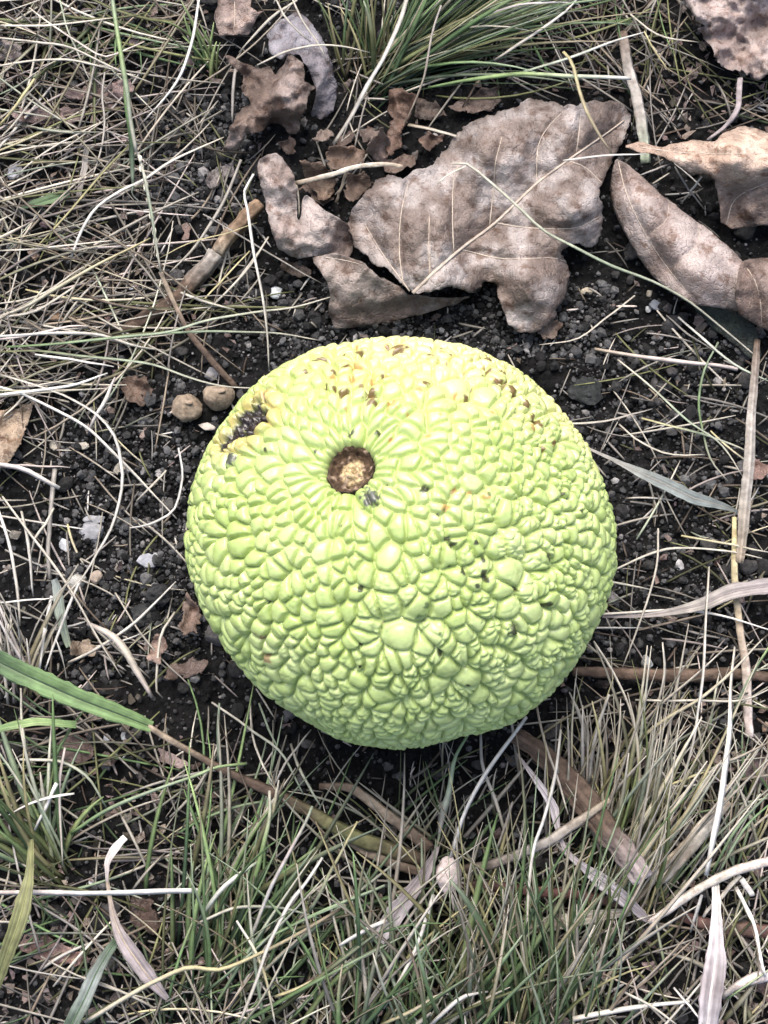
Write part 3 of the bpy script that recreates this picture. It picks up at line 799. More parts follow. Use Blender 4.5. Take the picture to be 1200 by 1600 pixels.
def ribbon(W, wid, thick=.35, keel=-.10, roll=None):
    """(n,K,3) centre lines -> closed four-sided blades; wid is (n,K) full width"""
    n, K, _ = W.shape
    T = np.gradient(W, axis=1); T /= np.linalg.norm(T, axis=2)[..., None] + 1e-12
    up = np.zeros((n, 1, 3)); up[..., 2] = 1
    if roll is not None:
        up = up + roll[:, None, :]
    S = np.cross(T, np.broadcast_to(up, T.shape)); S /= np.linalg.norm(S, axis=2)[..., None] + 1e-9
    N = np.cross(S, T)
    h = wid[..., None] * .5
    th = np.broadcast_to(np.asarray(thick), (n,))[:, None, None]
    kl = np.broadcast_to(np.asarray(keel), (n,))[:, None, None]
    ring = np.stack([W - S * h, W + N * h * (th + kl), W + S * h, W - N * h * (th - kl)], 2)      # n,K,4,3
    V = ring.reshape(-1, 3)
    i = np.arange(K - 1)
    f = []
    for j in range(4):
        b = (j + 1) % 4
        f.append(np.stack([i * 4 + j, i * 4 + b, (i + 1) * 4 + b, (i + 1) * 4 + j], 1))
    f.append(np.array([[0, 3, 2, 1], [(K - 1) * 4, (K - 1) * 4 + 1, (K - 1) * 4 + 2, (K - 1) * 4 + 3]]))
    f = np.concatenate(f)
    F = (f[None] + (np.arange(n) * K * 4)[:, None, None]).reshape(-1, 4)
    return V, F

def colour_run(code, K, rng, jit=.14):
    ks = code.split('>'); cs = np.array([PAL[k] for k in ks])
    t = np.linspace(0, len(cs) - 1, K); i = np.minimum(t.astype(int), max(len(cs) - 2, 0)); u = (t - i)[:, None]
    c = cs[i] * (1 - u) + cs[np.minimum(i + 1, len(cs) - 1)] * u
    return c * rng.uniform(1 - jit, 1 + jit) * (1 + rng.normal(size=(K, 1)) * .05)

def fruit_clear(W):
    """keep blades out of the fruit"""
    v = W - FC
    d = np.linalg.norm(v, axis=-1, keepdims=True)
    return np.where(d < FR + .0012, FC + v / d * (FR + .0012), W)

def line_world(pts, z0, z1, arch, K, wob=0.0, rng=None):
    Q = catmull(pts, K); t = np.linspace(0, 1, K)
    if wob and rng is not None:
        Q = Q + np.stack([vnoise(np.stack([t * 5 + rng.uniform(0, 99), t * 0], 1), 1, 3), vnoise(np.stack([t * 5 + rng.uniform(0, 99), t * 0], 1), 1, 4)], 1) * wob - wob / 2
    Z = (z0 * (1 - t) + z1 * t + 4 * arch * t * (1 - t)) / 1000.0
    return fruit_clear(Garr(Q, Z))

def width_run(w, K):
    w = np.atleast_1d(np.asarray(w, float))
    if len(w) == 1: w = np.array([w[0] * .8, w[0], w[0], w[0] * .85, w[0] * .45])
    return np.interp(np.linspace(0, 1, K), np.linspace(0, 1, len(w)), w)

trace_rng = np.random.default_rng(55)
def traced(name, label, code, w, pts, z0=4, z1=5, arch=6, cat='straw', parent=None, thick=None, group=None, mat=None, keel=None, K=None):
    rng = trace_rng
    plen = np.linalg.norm(np.diff(np.array(pts, float), axis=0), axis=1).sum()
    K = K or int(np.clip(plen / 14, 7, 26))
    dz = rng.uniform(-.6, 1.2)
    W = line_world(pts, z0 + dz, z1 + dz, arch, K, 1.6, rng)
    wd = width_run(w, K)
    if np.max(wd) < 14: wd = wd * (1 + .18 * (vnoise(np.stack([np.linspace(0, 8, K) + rng.uniform(0, 50), np.zeros(K)], 1), 1, 9) - .5))
    wd = wd * MMPX * .78
    big = np.max(width_run(w, K)) > 13
    th = thick if thick is not None else (.10 if big else .30)
    kl = keel if keel is not None else (-.22 if big else -.18)
    roll = rng.normal(size=(1, 3)) * .25; roll[0, 2] = 0
    V, F = ribbon(W[None], wd[None], th, kl, roll)
    C = np.repeat(colour_run(code, K, rng), 4, 0)
    o = place(name, V, F, C, mat or (M_BLADE if not big else M_BLADE), base=W[0] if parent is None else None, parent=parent)
    if parent is None: tag(o, label, cat, group)
    return o

TR = [l for l in '''
straw|pale straw reaching in level from the left edge near the top to the green blade|S|5|0,39 60,40 110,36 178,28|9,12,4
straw|long straw sloping down from left edge, highest of the crossing pair|S|5|-5,59 60,66 110,75 185,110 240,130|8,6,6
straw|arched straw from the left edge just above the mauve leaf strips|S|5|-5,104 50,95 100,93 140,100 190,112|7,6,8
straw|bent straw with an elbow left of the long green blade|S>P|5|45,12 75,35 120,65 160,87 190,80 225,65|9,9,5
straw|thin olive straw crossing down from the top edge at left|g>S|4|92,-5 105,45 120,80 135,115 152,142|10,5,3
straw|yellow cut straw end pointing up at the left edge|Y|6.5|55,122 25,165 -5,200|14,5,3
straw|second cut straw end below the yellow one at the left edge|S|5|52,155 25,190 -5,220|11,5,3
straw|bright curved straw hanging from the top edge right of the green blade|W|6|312,-5 305,40 295,80 280,120 255,155 225,190|15,5,6
straw|long olive straw running down-left under the seed spike blade|O>Y|5.5|205,222 150,282 100,340 50,392|7,4,5
straw|hooked pale straw curving round dark soil at upper left|W>S|6.5|112,402 128,360 150,325 185,300 225,280 260,255 300,235 350,214|6,9,8
straw|level thin straw left of the seed spike tip|S|4.5|-5,392 60,388 120,382 190,375|6,6,4
straw|thick bright straw rising from the left edge towards the seed spike|S>Y|7|-5,497 40,480 90,450 150,415 200,390 235,372|7,9,7
straw|straw tucked above the thick bright one at the left edge|S|5|-5,475 60,462 110,430 150,405|6,6,3
straw|short straw forking below the thick bright one at the left edge|S|6|-5,497 50,488 90,465 135,436|8,5,3
straw|grey straw hanging straight through the mauve leaf strips|Z>S|4.5|163,112 159,150 163,190 160,225 150,260 140,282|13,4,2
straw|thin straw rising from a grey pebble at left|S|4|20,280 60,245 110,215 165,188|4,7,4
straw|olive straw under the mauve leaf strips at left|O|4.5|-5,237 60,207 120,182 190,168|4,6,3
straw|pale straw with a blunt end above the long green runner|P|5.5|-5,531 60,521 110,510 138,510|9,9,2
straw|pale straw crossing over the long green runner at left|W>S|6.5|-5,527 60,521 110,520 160,525 210,540 262,549|11,6,5
grass_leaf|upper green runner reaching from the left edge to the leaf scrap|G>g>S|6|-5,543 100,536 200,526 265,519 325,500 400,487 460,480 520,463|7,11,9
grass_leaf|middle green runner ending in straw behind the fruit|G>g>S|5|180,528 250,521 335,518 425,520 500,532|9,5,8
grass_leaf|lower green runner ending against the rotten side of the fruit|O>g>S|6|-5,550 60,548 130,556 190,562 240,570 290,588 330,600 360,605 394,606|8,33,2
straw|short pale straw branching below the green runners|W|5.5|55,553 100,560 140,566 178,573|8,8,1
straw|very long pale straw sweeping from the left edge down past white pebble|S>W>S|6.5|-5,583 82,610 125,630 155,650 180,682 189,720 191,760 175,820 150,865 130,900 100,932 75,965|9,6,9
straw|long straw crossing the sweeping one and ending near the fruit|W>S|6|-5,604 37,617 100,647 140,672 175,705 217,747 235,767 276,811|8,4,5
straw|straw curving up-right over the two long ones at left|W|6.5|-5,618 75,608 120,600 168,583|9,12,2
straw|short slanting straw beneath the curving one at left|S|5|46,600 30,628 -5,657|6,5,1
straw|spindle-shaped pinkish straw over the crossing straws left of the capsules|P>W>P|4,9,7,5|180,590 165,625 150,650 138,674|12,6,2
straw|stout pink straw end below the tan leaf tip at the left edge|P>W|10,10,8|-8,726 25,730 55,742 93,763|11,8,2
straw|thin level straw above the stout pink one at the left edge|P|4.5|-5,725 50,728 110,730|7,6,1
straw|white curved straw lying on soil close to the left of the fruit|W|6|278,700 285,735 282,765 270,800 235,818 202,825|4,3,2
straw|short straw crossing the long one near the left of the fruit|S|5|260,735 237,760 213,783|5,4,1
straw|upright bright kinked straw between the twig and the fruit|W>S|6|396,272 381,300 386,325 397,400 410,460 417,512 421,577|22,9,6
straw|grey straw leaning across soil above the brown twig|Z>S|6.5|377,250 357,300 332,345 300,392 265,426|12,4,3
straw|straw in the loose bundle below the twig, right one|S|5|420,370 387,420 350,460 305,502|11,4,2
straw|straw in the loose bundle below the twig, left one|Y|4.5|390,392 350,435 317,470 300,498|9,4,2
straw|straw in the loose bundle below the twig, middle one|S|4|410,385 370,440 330,478 308,506|10,4,1
straw|thin grey straw running from the twig down to the leaf scrap|Z|4|317,335 370,365 440,407 502,442|12,8,2
straw|thin yellow straw lying across the brown twig|Y|3.5|250,402 300,378 360,362 402,348|8,12,5
straw|pale straw slanting above the ragged brown leaf tip|S|6.5|464,0 425,27 395,57 373,82|18,8,3
straw|grey upright straw left of the ragged brown leaf|Z|7|367,108 363,150 363,192|9,4,1
straw|fine arched straw over the grey-mauve leaf|S|4.5|402,102 450,80 495,70 537,72 577,82|17,12,6
straw|thin straw crossing the grey-mauve leaf from the top edge|S|4.5|430,-5 450,32 485,65|18,15,2
straw|second thin straw crossing the grey-mauve leaf, right one|S|4.5|457,-2 475,37 497,67 510,95|18,14,2
straw|thick pale straw slanting across from the grass tuft to the leaf scraps|S>W>S|11,10,9|520,226 550,180 575,132 600,88 625,30 637,-10|11,24,7
grass_leaf|bright green arching blade below the big grass tuft ending in straw|G>L>W|5,9,9,7|668,137 750,122 812,116 900,119 987,123|10,17,8
straw|short tan straw end above the top edge of the big leaf|T>S|9,8,7|637,194 680,203 713,213|9,11,1
straw|bent grey-tan straw standing in front of the grass tuft|Z>T|5|690,8 676,50 665,112 650,155 632,194|26,9,4
straw|bright straw crossing the grass tuft diagonally|S>W|6.5|772,94 825,60 875,25 905,-5|17,24,5
straw|pinkish straw along the top edge over the grass tuft|P>W|6|748,26 812,7 870,3 905,6|22,22,3
straw|yellow stalk dropping to the tip of the folded leaf|Y>T|8|880,80 895,100 905,140 920,180 940,217 957,241|21,17,3
straw|straight pale straw above the green arching blade|g>W|6|805,115 885,92 950,67 1006,50|14,19,2
straw|long forked straw lying across the big leaf and past the folded leaf|S>g>S|6|707,255 732,257 775,292 812,325 850,360 900,387 955,415 1020,440 1075,470 1125,510 1187,562|20,5,9
straw|short fork of straw on the big leaf|S|4.5|684,286 705,270 732,257|20,20,.5
straw|bright thin straw between the big leaf and the orange-rimmed leaf|W|5|880,251 940,243 1008,240|19,24,1
straw|thin bent straw in the tangle right of the grass tuft|S|5|985,22 1030,55 1092,66|13,9,2
straw|thin straw hanging in the tangle above the orange-rimmed leaf|Y|4|1006,48 1020,75 1046,113|12,5,1
straw|thin straw joining the folded leaf to the orange-rimmed leaf|Z|4|1000,274 1050,255|19,18,0
straw|thin dark straw below the orange-rimmed leaf, falling right|Z|4|1055,260 1075,295 1103,330|14,4,1
straw|thin straw below the orange-rimmed leaf, falling left|S|4.5|1097,276 1082,296 1064,318|12,4,1
straw|pink stick lying on bare soil right of the fruit|T>P>P|6,9,9,7|930,545 1020,560 1125,572 1152,578|4,5,2
straw|curved pale straw touching the right shoulder of the fruit|S>Z|5.5|882,662 915,661 950,657 985,648 1020,638|5,4,2
straw|greenish straw crossing the bare soil right of the fruit|S>g>S|5|965,562 1012,600 1075,657 1125,692 1162,747|5,5,6
straw|yellow-tipped green straw right of the fruit|Y>g>S|5.5|1002,654 1075,672 1125,687 1184,712|6,6,3
straw|sagging thin straw below the yellow-tipped one|S|4.5|967,662 1000,690 1050,710 1102,710|4,5,1
straw|upright green straw crossing the others right of the fruit|g>G>S|5|1122,535 1100,582 1092,637 1100,682 1112,720 1138,752|7,5,4
straw|straw with a white forked end on soil below the folded leaf|W>g|5.5|1060,495 1100,530 1150,570 1205,598|6,7,2
straw|grey straw beside the white forked one|Z|4|1041,492 1075,522 1114,547|4,5,1
straw|thin straw below the lower lobe of the big leaf|S|4.5|992,461 950,495 900,530 842,538|7,4,2
straw|pale runner under the grey-mauve blade at the right|S>W|5.5|931,961 1053,953 1134,963 1205,985|5,8,3
straw|nearly upright thin straw right of the fruit|S|4.5|1029,825 1025,886 1008,947 972,1044|7,4,3
straw|straw reaching in from the right edge at fruit mid-height, lower one|S|5|955,893 1029,861 1077,857 1142,861 1190,872|5,8,2
straw|straw reaching in from the right edge at fruit mid-height, upper one|Y>S|5|1065,837 1142,851 1205,864|7,9,1
straw|long upright pale straw at right leaning down to the pale cane|S>W>S|6|1107,886 1102,967 1098,1048 1090,1110 1085,1150 1070,1210 1050,1272|13,10,14
straw|white tapering straw standing upright at the lower right|S>W>W|5,8,12,12,9|1148,1010 1142,1075 1141,1137 1135,1187 1125,1262 1117,1300 1104,1368|10,19,12
straw|kinked lower end of straw beside the lilac-white blade|W|7.5|1096,1398 1088,1428 1079,1458|12,5,1
straw|tan straw slanting up from the bottom to the kinked straw|Z>T|5.5|984,1553 1040,1500 1077,1459|7,7,3
straw|yellowish level straw at the bottom right|S>W|10,9,6|895,1592 975,1577 1078,1564|17,15,2
straw|white crossing straw at the bottom right, beside lilac-white blade|W|5|1053,1543 1078,1572 1102,1604|18,20,1
straw|pale straw crossing the yellowish level one at the bottom right|S|5|973,1549 1017,1572 1058,1602|18,19,1
straw|bright straight straw rising from the fuzzy node to the fruit|W|8,8,7|704,1340 725,1275 760,1207 822,1120|18,21,8
straw|bright straw right of the mauve leaf below the fruit|S>W>S|6.5|876,1140 867,1212 850,1280 835,1325 826,1397 822,1478|24,15,6
straw|straw falling from under the fruit across the bright straight one|Z>S>O|6.5|750,1142 755,1200 775,1255 790,1305 807,1357|20,6,3
straw|straw falling along the brown flat stalk below the fruit|T>S|5|837,1095 850,1157 872,1220 888,1273|14,20,3
straw|short straw leaning left below the fruit|S>Z|7,6,5|775,1331 790,1290 801,1254|12,20,1
straw|greenish blade with pale base dropping from under the fruit|M>g>G|4,12,10,6,5|685,1314 692,1275 702,1235 712,1182 735,1140|14,24,3
straw|bright straw from the fuzzy node down to the bottom edge|W>S|8,7,6,5|678,1398 655,1470 625,1530 598,1576|19,16,6
straw|yellow bent straw along the bottom edge below the node|Y>S|6.5|596,1602 650,1577 690,1552 708,1556|16,17,3
straw|pale hooked straw at the bottom edge centre|W|7.5|672,1602 720,1560 762,1549|15,15,3
straw|pale straw standing right below the fruit edge|W>S|8,7,5|919,1228 930,1150 951,1085|10,27,2
straw|thin straw curving down right of the fruit base|S|5|927,1002 960,1055 982,1105 997,1162|9,10,4
straw|long yellow straw slanting to the right edge at the lower right, lower one|Y>S|6|948,1209 982,1180 1012,1145 1050,1117 1095,1090 1142,1050 1192,998|9,25,5
straw|long tan straw slanting to the right at the lower right, upper one|T>S|6|945,1195 982,1157 1025,1107 1080,1060 1137,1010|8,22,5
straw|cut straw standing between the two slanting ones|S|7|1020,1132 1030,1095 1039,1050 1035,1003|10,24,2
straw|thin level straw crossing the lower right grass|S|4.5|992,1094 1100,1095 1162,1094 1205,1076|18,20,2
grass_leaf|green blade bent at the right edge above the white tapering straw|G>g>L|6,8,7,5|1140,1138 1150,1107 1167,1067 1203,1010|12,24,4
straw|yellow twiglet crossing the lower right tuft|Y|5|1042,1228 1070,1218 1100,1206|20,21,1
straw|tan straw curving up from the lower right tuft to the right edge|g>S>T|7|1058,1302 1090,1240 1117,1200 1150,1185 1205,1159|12,20,6
grass_leaf|green blade crossing right of the white tapering straw, left of the pair|G>g|6|1112,1366 1150,1296 1203,1238|13,22,4
grass_leaf|green blade crossing right of the white tapering straw, right of the pair|g>G|5|1122,1366 1160,1300 1206,1252|12,20,4
straw|thick white straw lying level at the lower left edge|P>W>W|10,10,10,10|-8,1395 160,1395 315,1391|17,18,3
grass_leaf|yellow-green straw rising from the bottom left to the centre|S>Y>T|8,8,7,6|132,1597 200,1557 250,1530 295,1512 345,1515 407,1490 462,1462 532,1421|13,19,9
grass_leaf|bright green blade standing left of centre below the fruit|G>L>S|9,9,7,5|385,1402 400,1365 412,1320 422,1275 421,1236|16,31,3
straw|straw tip leaning on the bright green blade|Y>S|6|425,1276 430,1248 436,1219|27,33,0
straw|pale straw left of the dark gap below the fruit|S>W>P>g|7,7,6,5|391,1468 417,1400 440,1355 470,1300 488,1259|15,30,4
straw|bright straw in front of the dark gap below the fruit|S>W|6,7,7,5|374,1600 400,1535 420,1475 450,1415 475,1382 503,1339|16,29,5
straw|yellow-green straw right of the dark gap below the fruit|g>Y|7,6,4|483,1425 497,1400 517,1360 558,1284|14,28,3
straw|grey-green straw falling from the soil across the broken stem|S>g|5|330,1098 392,1140 440,1177 475,1242|5,15,5
grass_leaf|long thin green blade rising across the lower left litter|G>g>L|7,7,6,5|110,1302 160,1270 220,1242 300,1215 337,1200 386,1193|9,20,6
straw|thin straw dropping onto the broken stem, left one|S|5|392,1098 395,1150 410,1192 428,1227|6,17,3
straw|thin straw dropping onto the broken stem, middle one|g|4.5|404,1098 420,1140 436,1173|5,11,2
straw|thin straw dropping onto the broken stem, right one|S>g|5.5|455,1162 470,1207 501,1258|9,19,3
straw|thin straw leaning up to the lower left rim of the fruit|Z>S|4.5|430,1224 450,1187 486,1140|16,12,2
grass_leaf|grey-green upright blade left of the fruit base|g|8,7,4|343,1190 341,1150 343,1098|11,19,1
grass_leaf|green blade slanting through the bottom centre|G>g|7,7,5|437,1456 480,1435 537,1410 602,1384|17,20,3
straw|pale thick straw tip pointing left at the bottom centre|W|9,8,6|604,1438 565,1457 530,1478|22,20,1
straw|long straw bent into a hook at the bottom centre|S>Y|7,7,6|597,1479 537,1510 475,1540 430,1557|20,14,3
straw|pale straw dropping through the bottom centre crossing|W>Y>S|6|369,1438 400,1490 417,1537 431,1603|22,16,3
grass_leaf|pale green blade curving right at the lower left centre|g>W>g|6,9,8,5|311,1437 335,1402 360,1377 405,1345|13,22,4
straw|arched thin straw spanning the dark gap at the bottom|S>g|6|309,1443 362,1420 412,1416 450,1420 502,1436|15,15,5
straw|upright pale straw at the far left edge below the pink one|W>S|6.5|-3,795 15,850 25,910 31,978|12,6,3
straw|upright pale straw second from the left edge|S>W|6.5|34,799 45,850 52,932|11,6,3
straw|long thin straw falling from the left edge through the pale bunch|S|5|4,776 37,822 75,870 115,930 155,1000 191,1057|9,5,7
straw|short curved straw leaning in the left bunch|S|5.5|84,793 70,820 55,842 47,870|8,5,2
straw|stiff white straw standing behind the broad green blade|W|7.5|81,931 70,987 62,1046|16,9,1
straw|straw from the tan pebble down behind the broad green blade|W|6|124,911 100,965 70,1047|13,9,2
straw|level straw poking in at the left edge above the broad blade|W|5|-5,942 40,938 83,934|13,15,1
straw|bright straw pointing at the left of the fruit|S>W|6.5|107,1036 150,1015 200,982 240,945 275,909|7,5,4
straw|thin grey straw on the soil below left of the fruit|S>Z|4|180,925 232,1005 300,1076|4,4,2
straw|twisted pinkish leaf strip left of the fruit base|P>S>P|8,16,14,7|136,973 180,997 212,1045 238,1090|9,6,3
straw|bent straw passing the upright tan flake|S|6|273,956 250,1000 245,1075 255,1090|7,5,3
straw|grey-brown flat stem standing at the left edge beneath the pink straw|Z|10,9,9|85,732 75,850 78,905|6,5,2
straw|upright straw under the broad green blade at left|S>g|5.5|32,1075 35,1137 47,1200 66,1252|6,14,2
straw|pale green straw at the left edge under the second green blade|g>S|6|-5,1172 25,1215 46,1247|15,14,1
straw|upright brownish straw at left below the broad green blade|P>S|5.5|101,1168 92,1225 95,1300 98,1352|18,7,3
straw|arched grey-green straw below the second green blade|S>g|6|30,1186 92,1190 137,1215 167,1262|14,7,4
straw|white level straw over the lower left tuft|W|5.5|116,1239 55,1252 14,1273|20,19,1
straw|white split straw leaning over the lower left tuft|W|8,7,4|88,1224 72,1260 54,1297|20,15,1
'''.strip().splitlines()]
for l in TR:
    nm, lab, code, w, pts, zz = l.split('|')
    pts = [tuple(float(v) for v in p.split(',')) for p in pts.split()]
    w = [float(v) for v in w.split(',')]
    z0, z1, ar = [float(v) for v in zz.split(',')]
    traced(nm, lab, code, w, pts, z0, z1, ar, cat='grass blade' if nm == 'grass_leaf' else 'straw', group='single grass blades' if nm == 'grass_leaf' else 'single straws')

# broad blades
def broad(name, label, code, w, pts, z0, z1, arch, cat='grass blade', thick=.07, keel=-.30, mid=None):
    """wide blade with a keel line of its own"""
    b = Garr(np.array(pts[:1], float), np.array([0.0]))[0]; b[2] = min(z0, z1) / 1000.0
    root = empty(name, b); tag(root, label, cat)
    plen = np.linalg.norm(np.diff(np.array(pts, float), axis=0), axis=1).sum()
    K = int(np.clip(plen / 9, 10, 30))
    W = line_world(pts, z0, z1, arch, K, 2.5, trace_rng)
    wd = width_run(w, K) * MMPX; wd *= 1 + .10 * (vnoise(np.stack([np.linspace(0, 12, K), np.zeros(K)], 1), 1, 19) - .5)
    # cross-section of 7 points: two flat wings and the keel, closed underneath
    T = np.gradient(W, axis=0); T /= np.linalg.norm(T, axis=1)[:, None]
    S = np.cross(T, [0, 0, 1.0]); S /= np.linalg.norm(S, axis=1)[:, None]; N = np.cross(S, T)
    xs = np.linspace(-1, 1, 15)
    top_ = np.where(np.abs(xs) < .2, -.10 + .7 * np.abs(xs), .04 + .10 * (np.abs(xs) - .2)) + .022 * np.cos(np.arange(15) * math.pi)
    prof = np.concatenate([np.stack([xs, top_], 1), [(.6, .01), (0, -.22), (-.6, .01)]])
    twist = .25 * np.sin(np.linspace(0, 3, K) + trace_rng.uniform(0, 6))
    S2 = S * np.cos(twist)[:, None] + N * np.sin(twist)[:, None]; N2 = np.cross(S2, T)
    nick = np.ones((K, len(prof), 1)); nick[:, 0, 0] = trace_rng.uniform(.78, 1.0, K); nick[:, 14, 0] = trace_rng.uniform(.78, 1.0, K); nick[0] *= trace_rng.uniform(.5, 1, (len(prof), 1))
    V = W[:, None] + (S2[:, None] * prof[None, :, :1] * nick + N2[:, None] * prof[None, :, 1:]) * (wd / 2)[:, None, None]
    m = len(prof); i = np.arange(K - 1); F = []
    for j in range(m):
        q = (j + 1) % m
        F.append(np.stack([i * m + j, i * m + q, (i + 1) * m + q, (i + 1) * m + j], 1))
    F = np.concatenate(F)[:, ::-1]
    C = colour_run(code, K, trace_rng, .05)[:, None].repeat(m, 1)
    lanes = np.concatenate([trace_rng.uniform(.62, 1.25, 15), [1, 1, 1]])
    C = C * lanes[None, :, None] * (1 + .25 * (trace_rng.random((K, m, 1)) - .5))
    place('leaf_blade', V.reshape(-1, 3), F, C.reshape(-1, 3), M_BLADE, parent=root)
    tv, tf = tube(W + N2 * (-.06 * wd / 2)[:, None], wd * .045, 6, .8)
    mc = np.array(PAL[code.split('>')[0]]) * (mid if mid else 1.25)
    place('midrib', tv, tf, np.repeat(mc[None], len(tv), 0), M_VEIN, parent=root)
    return root, W

stem_root, _ = broad('broad_grass_leaf', 'broad green blade entering at the left edge, broken where it joins a brown stem', 'D>G>G>G', [34, 40, 38, 34, 30, 18], [(-25, 1022), (60, 1062), (120, 1090), (180, 1113), (236, 1136)], 24, 18, 4, mid=.7)
def stalk(name, label, code, w, pts, z0, z1, arch, cat='stalk', parent=None, mat=None, ridges=True, sides=9, flat=.7):
    plen = np.linalg.norm(np.diff(np.array(pts, float), axis=0), axis=1).sum()
    K = int(np.clip(plen / 9, 8, 34))
    W = line_world(pts, z0, z1, arch, K, 3.0, trace_rng)
    wd = width_run(w, K) * MMPX
    V, F = tube(W, wd / 2, sides, flat)
    # ridged, slightly gnarled surface
    lane = np.concatenate([np.tile(1 + (.30 if flat < .5 else .16) * np.sin(np.arange(sides) * 2.4 + 1), K), [1, 1]])
    cen = np.concatenate([np.repeat(W, sides, 0), W[:1], W[-1:]])
    g = 1 + .35 * (vnoise(V, 420, 71) - .5)
    V = cen + (V - cen) * (lane * g)[:, None] if ridges else V
    C = np.concatenate([np.repeat(colour_run(code, K, trace_rng, .06), sides, 0), [PAL[code.split('>')[0]], PAL[code.split('>')[-1]]]])
    C = C * (lane * (.75 + .5 * vnoise(V, 700, 72)))[:, None]
    o = place(name, V, F, C, mat or M_STALK, base=None if parent is not None else np.array([W[0, 0], W[0, 1], W[:, 2].min()]), parent=parent)
    if parent is None: tag(o, label, cat)
    return o
o = stalk('stem', None, 'T>B>B>O>B', [8, 10, 14, 18, 22, 20], [(233, 1134), (290, 1168), (350, 1202), (420, 1235), (480, 1265), (560, 1308), (660, 1342)], 18, 9, 1, parent=stem_root)
o['label'] = 'brown jointed stem of the broken blade'
stalk('stalk', 'brown stalk lying behind the broken stem below the fruit', 'B>T>B', [10, 16, 18], [(500, 1228), (555, 1235), (605, 1272), (672, 1322)], 6, 8, 2)
stalk('stalk', 'tan split stalk under the end of the broken stem', 'T>B', [10, 16, 14], [(540, 1312), (600, 1342), (672, 1368)], 8, 7, 1)
broad('broad_grass_leaf', 'short pale-tipped green blade below the broad broken one at left', 'G>L>G', [10, 14, 13, 13], [(-15, 1142), (50, 1128), (118, 1133)], 20, 18, 2)
broad('broad_grass_leaf', 'olive blade drooping off the left edge over the thick white straw', 'O', [9, 14, 26, 27, 22, 14], [(50, 1312), (46, 1372), (30, 1437), (12, 1487), (-8, 1545)], 20, 17, 8)
broad('broad_grass_leaf', 'dark green folded blade at the bottom left edge', 'D>H>D', [14, 22, 25, 24], [(184, 1466), (155, 1512), (130, 1562), (106, 1615)], 8, 18, 2, mid=1.0)
broad('dry_grass_leaf', 'withered grey-pink blade beside the dark green one at bottom left', 'T>M>M', [6, 9, 20, 29, 24, 8], [(168, 1372), (176, 1432), (195, 1475), (220, 1512), (240, 1535), (262, 1560)], 10, 9, 5)
broad('dry_grass_leaf', 'small torn pale blade tip above the thick white straw', 'P>W', [5, 10, 15, 10], [(167, 1378), (168, 1350), (178, 1328), (196, 1308)], 12, 17, 2)
broad('dry_grass_leaf', 'grey-green broad dry blade lying on soil right of the fruit', 'Z>H>H', [4, 8, 20, 25, 20, 4], [(912, 698), (984, 731), (1033, 752), (1085, 778), (1125, 790), (1152, 799)], 4, 6, 3, mid=.8)
broad('dry_grass_leaf', 'grey-mauve dry blade reaching in from the right edge', 'M>Z>M', [3, 6, 14, 26, 28, 26], [(931, 963), (1025, 960), (1094, 945), (1134, 928), (1175, 920), (1225, 914)], 4, 12, 4, mid=.75)
broad('dry_grass_leaf', 'lilac-white dry blade standing at the bottom right', 'W>X>M>X', [11, 17, 26, 38, 36, 28], [(1119, 1380), (1120, 1425), (1120, 1475), (1112, 1550), (1102, 1620)], 15, 18, 5, mid=.8)
broad('dry_grass_leaf', 'long twisted lilac dry blade right of the brown flat stalk', 'M>X>M>X>M', [3, 10, 17, 7, 9, 25, 22, 10], [(807, 1177), (840, 1220), (865, 1260), (872, 1295), (884, 1330), (915, 1358), (965, 1398), (1012, 1438)], 15, 9, 7, mid=.8)
broad('dry_grass_leaf', 'mauve dry blade hanging left from the fuzzy node', 'M>M>X', [6, 20, 26, 32, 26], [(684, 1322), (664, 1365), (640, 1398), (618, 1428), (590, 1468)], 17, 13, 3, mid=.8)
broad('dry_grass_leaf', 'flat tan blade lying under the lower right grass', 'T>S', [14, 22, 24, 12], [(745, 1472), (800, 1456), (900, 1437), (985, 1425)], 6, 8, 2)
broad('dry_grass_leaf', 'green leaf fragment lying at upper left below a grey pebble', 'D>G', [4, 18, 20, 14], [(25, 327), (55, 318), (85, 310), (108, 301)], 5, 7, 1)
broad('dry_grass_leaf', 'dull green wilted blade hanging in the pale bunch at left', 'H>g', [14, 20, 16, 10], [(85, 905), (92, 940), (98, 975), (108, 1010)], 9, 7, 1)
broad('dry_grass_leaf', 'grey strip of blade at upper left under the hooked straw', 'Z', [10, 12, 10], [(136, 225), (132, 260), (124, 305)], 5, 4, 1)
# jointed stalks and sticks
stalk('stalk', 'wide flattened brown stalk running down-right below the fruit', 'B>B>B>M', [20, 26, 31, 32, 30, 27], [(805, 1148), (850, 1180), (900, 1235), (950, 1300), (1008, 1374)], 12, 22, 2, flat=.30, sides=22)
stalk('stalk', 'pale tan broken cane right of the flattened stalk end', 'S>T>S>T', [18, 22, 22, 21, 14], [(1026, 1376), (1055, 1345), (1085, 1310), (1112, 1280), (1137, 1252)], 12, 16, 1, sides=12)
stalk('stalk', 'grey bent stalk running from the fuzzy node to the flattened stalk', 'B>Z>T', [12, 13, 14, 13, 9], [(722, 1358), (780, 1345), (850, 1318), (905, 1280), (953, 1250)], 14, 21, 3)
stalk('stalk', 'dark red stem lying level under the lower right grass', 'B>R>R>B', [14, 15, 14, 14], [(720, 1380), (800, 1388), (900, 1398), (985, 1414)], 9, 8, 1)
stalk('stalk', 'reddish brown stem lying at the right below the pale branching stalk', 'R>B>R', [16, 18, 20, 18], [(1065, 1430), (1120, 1448), (1170, 1452), (1225, 1455)], 6, 6, 1)
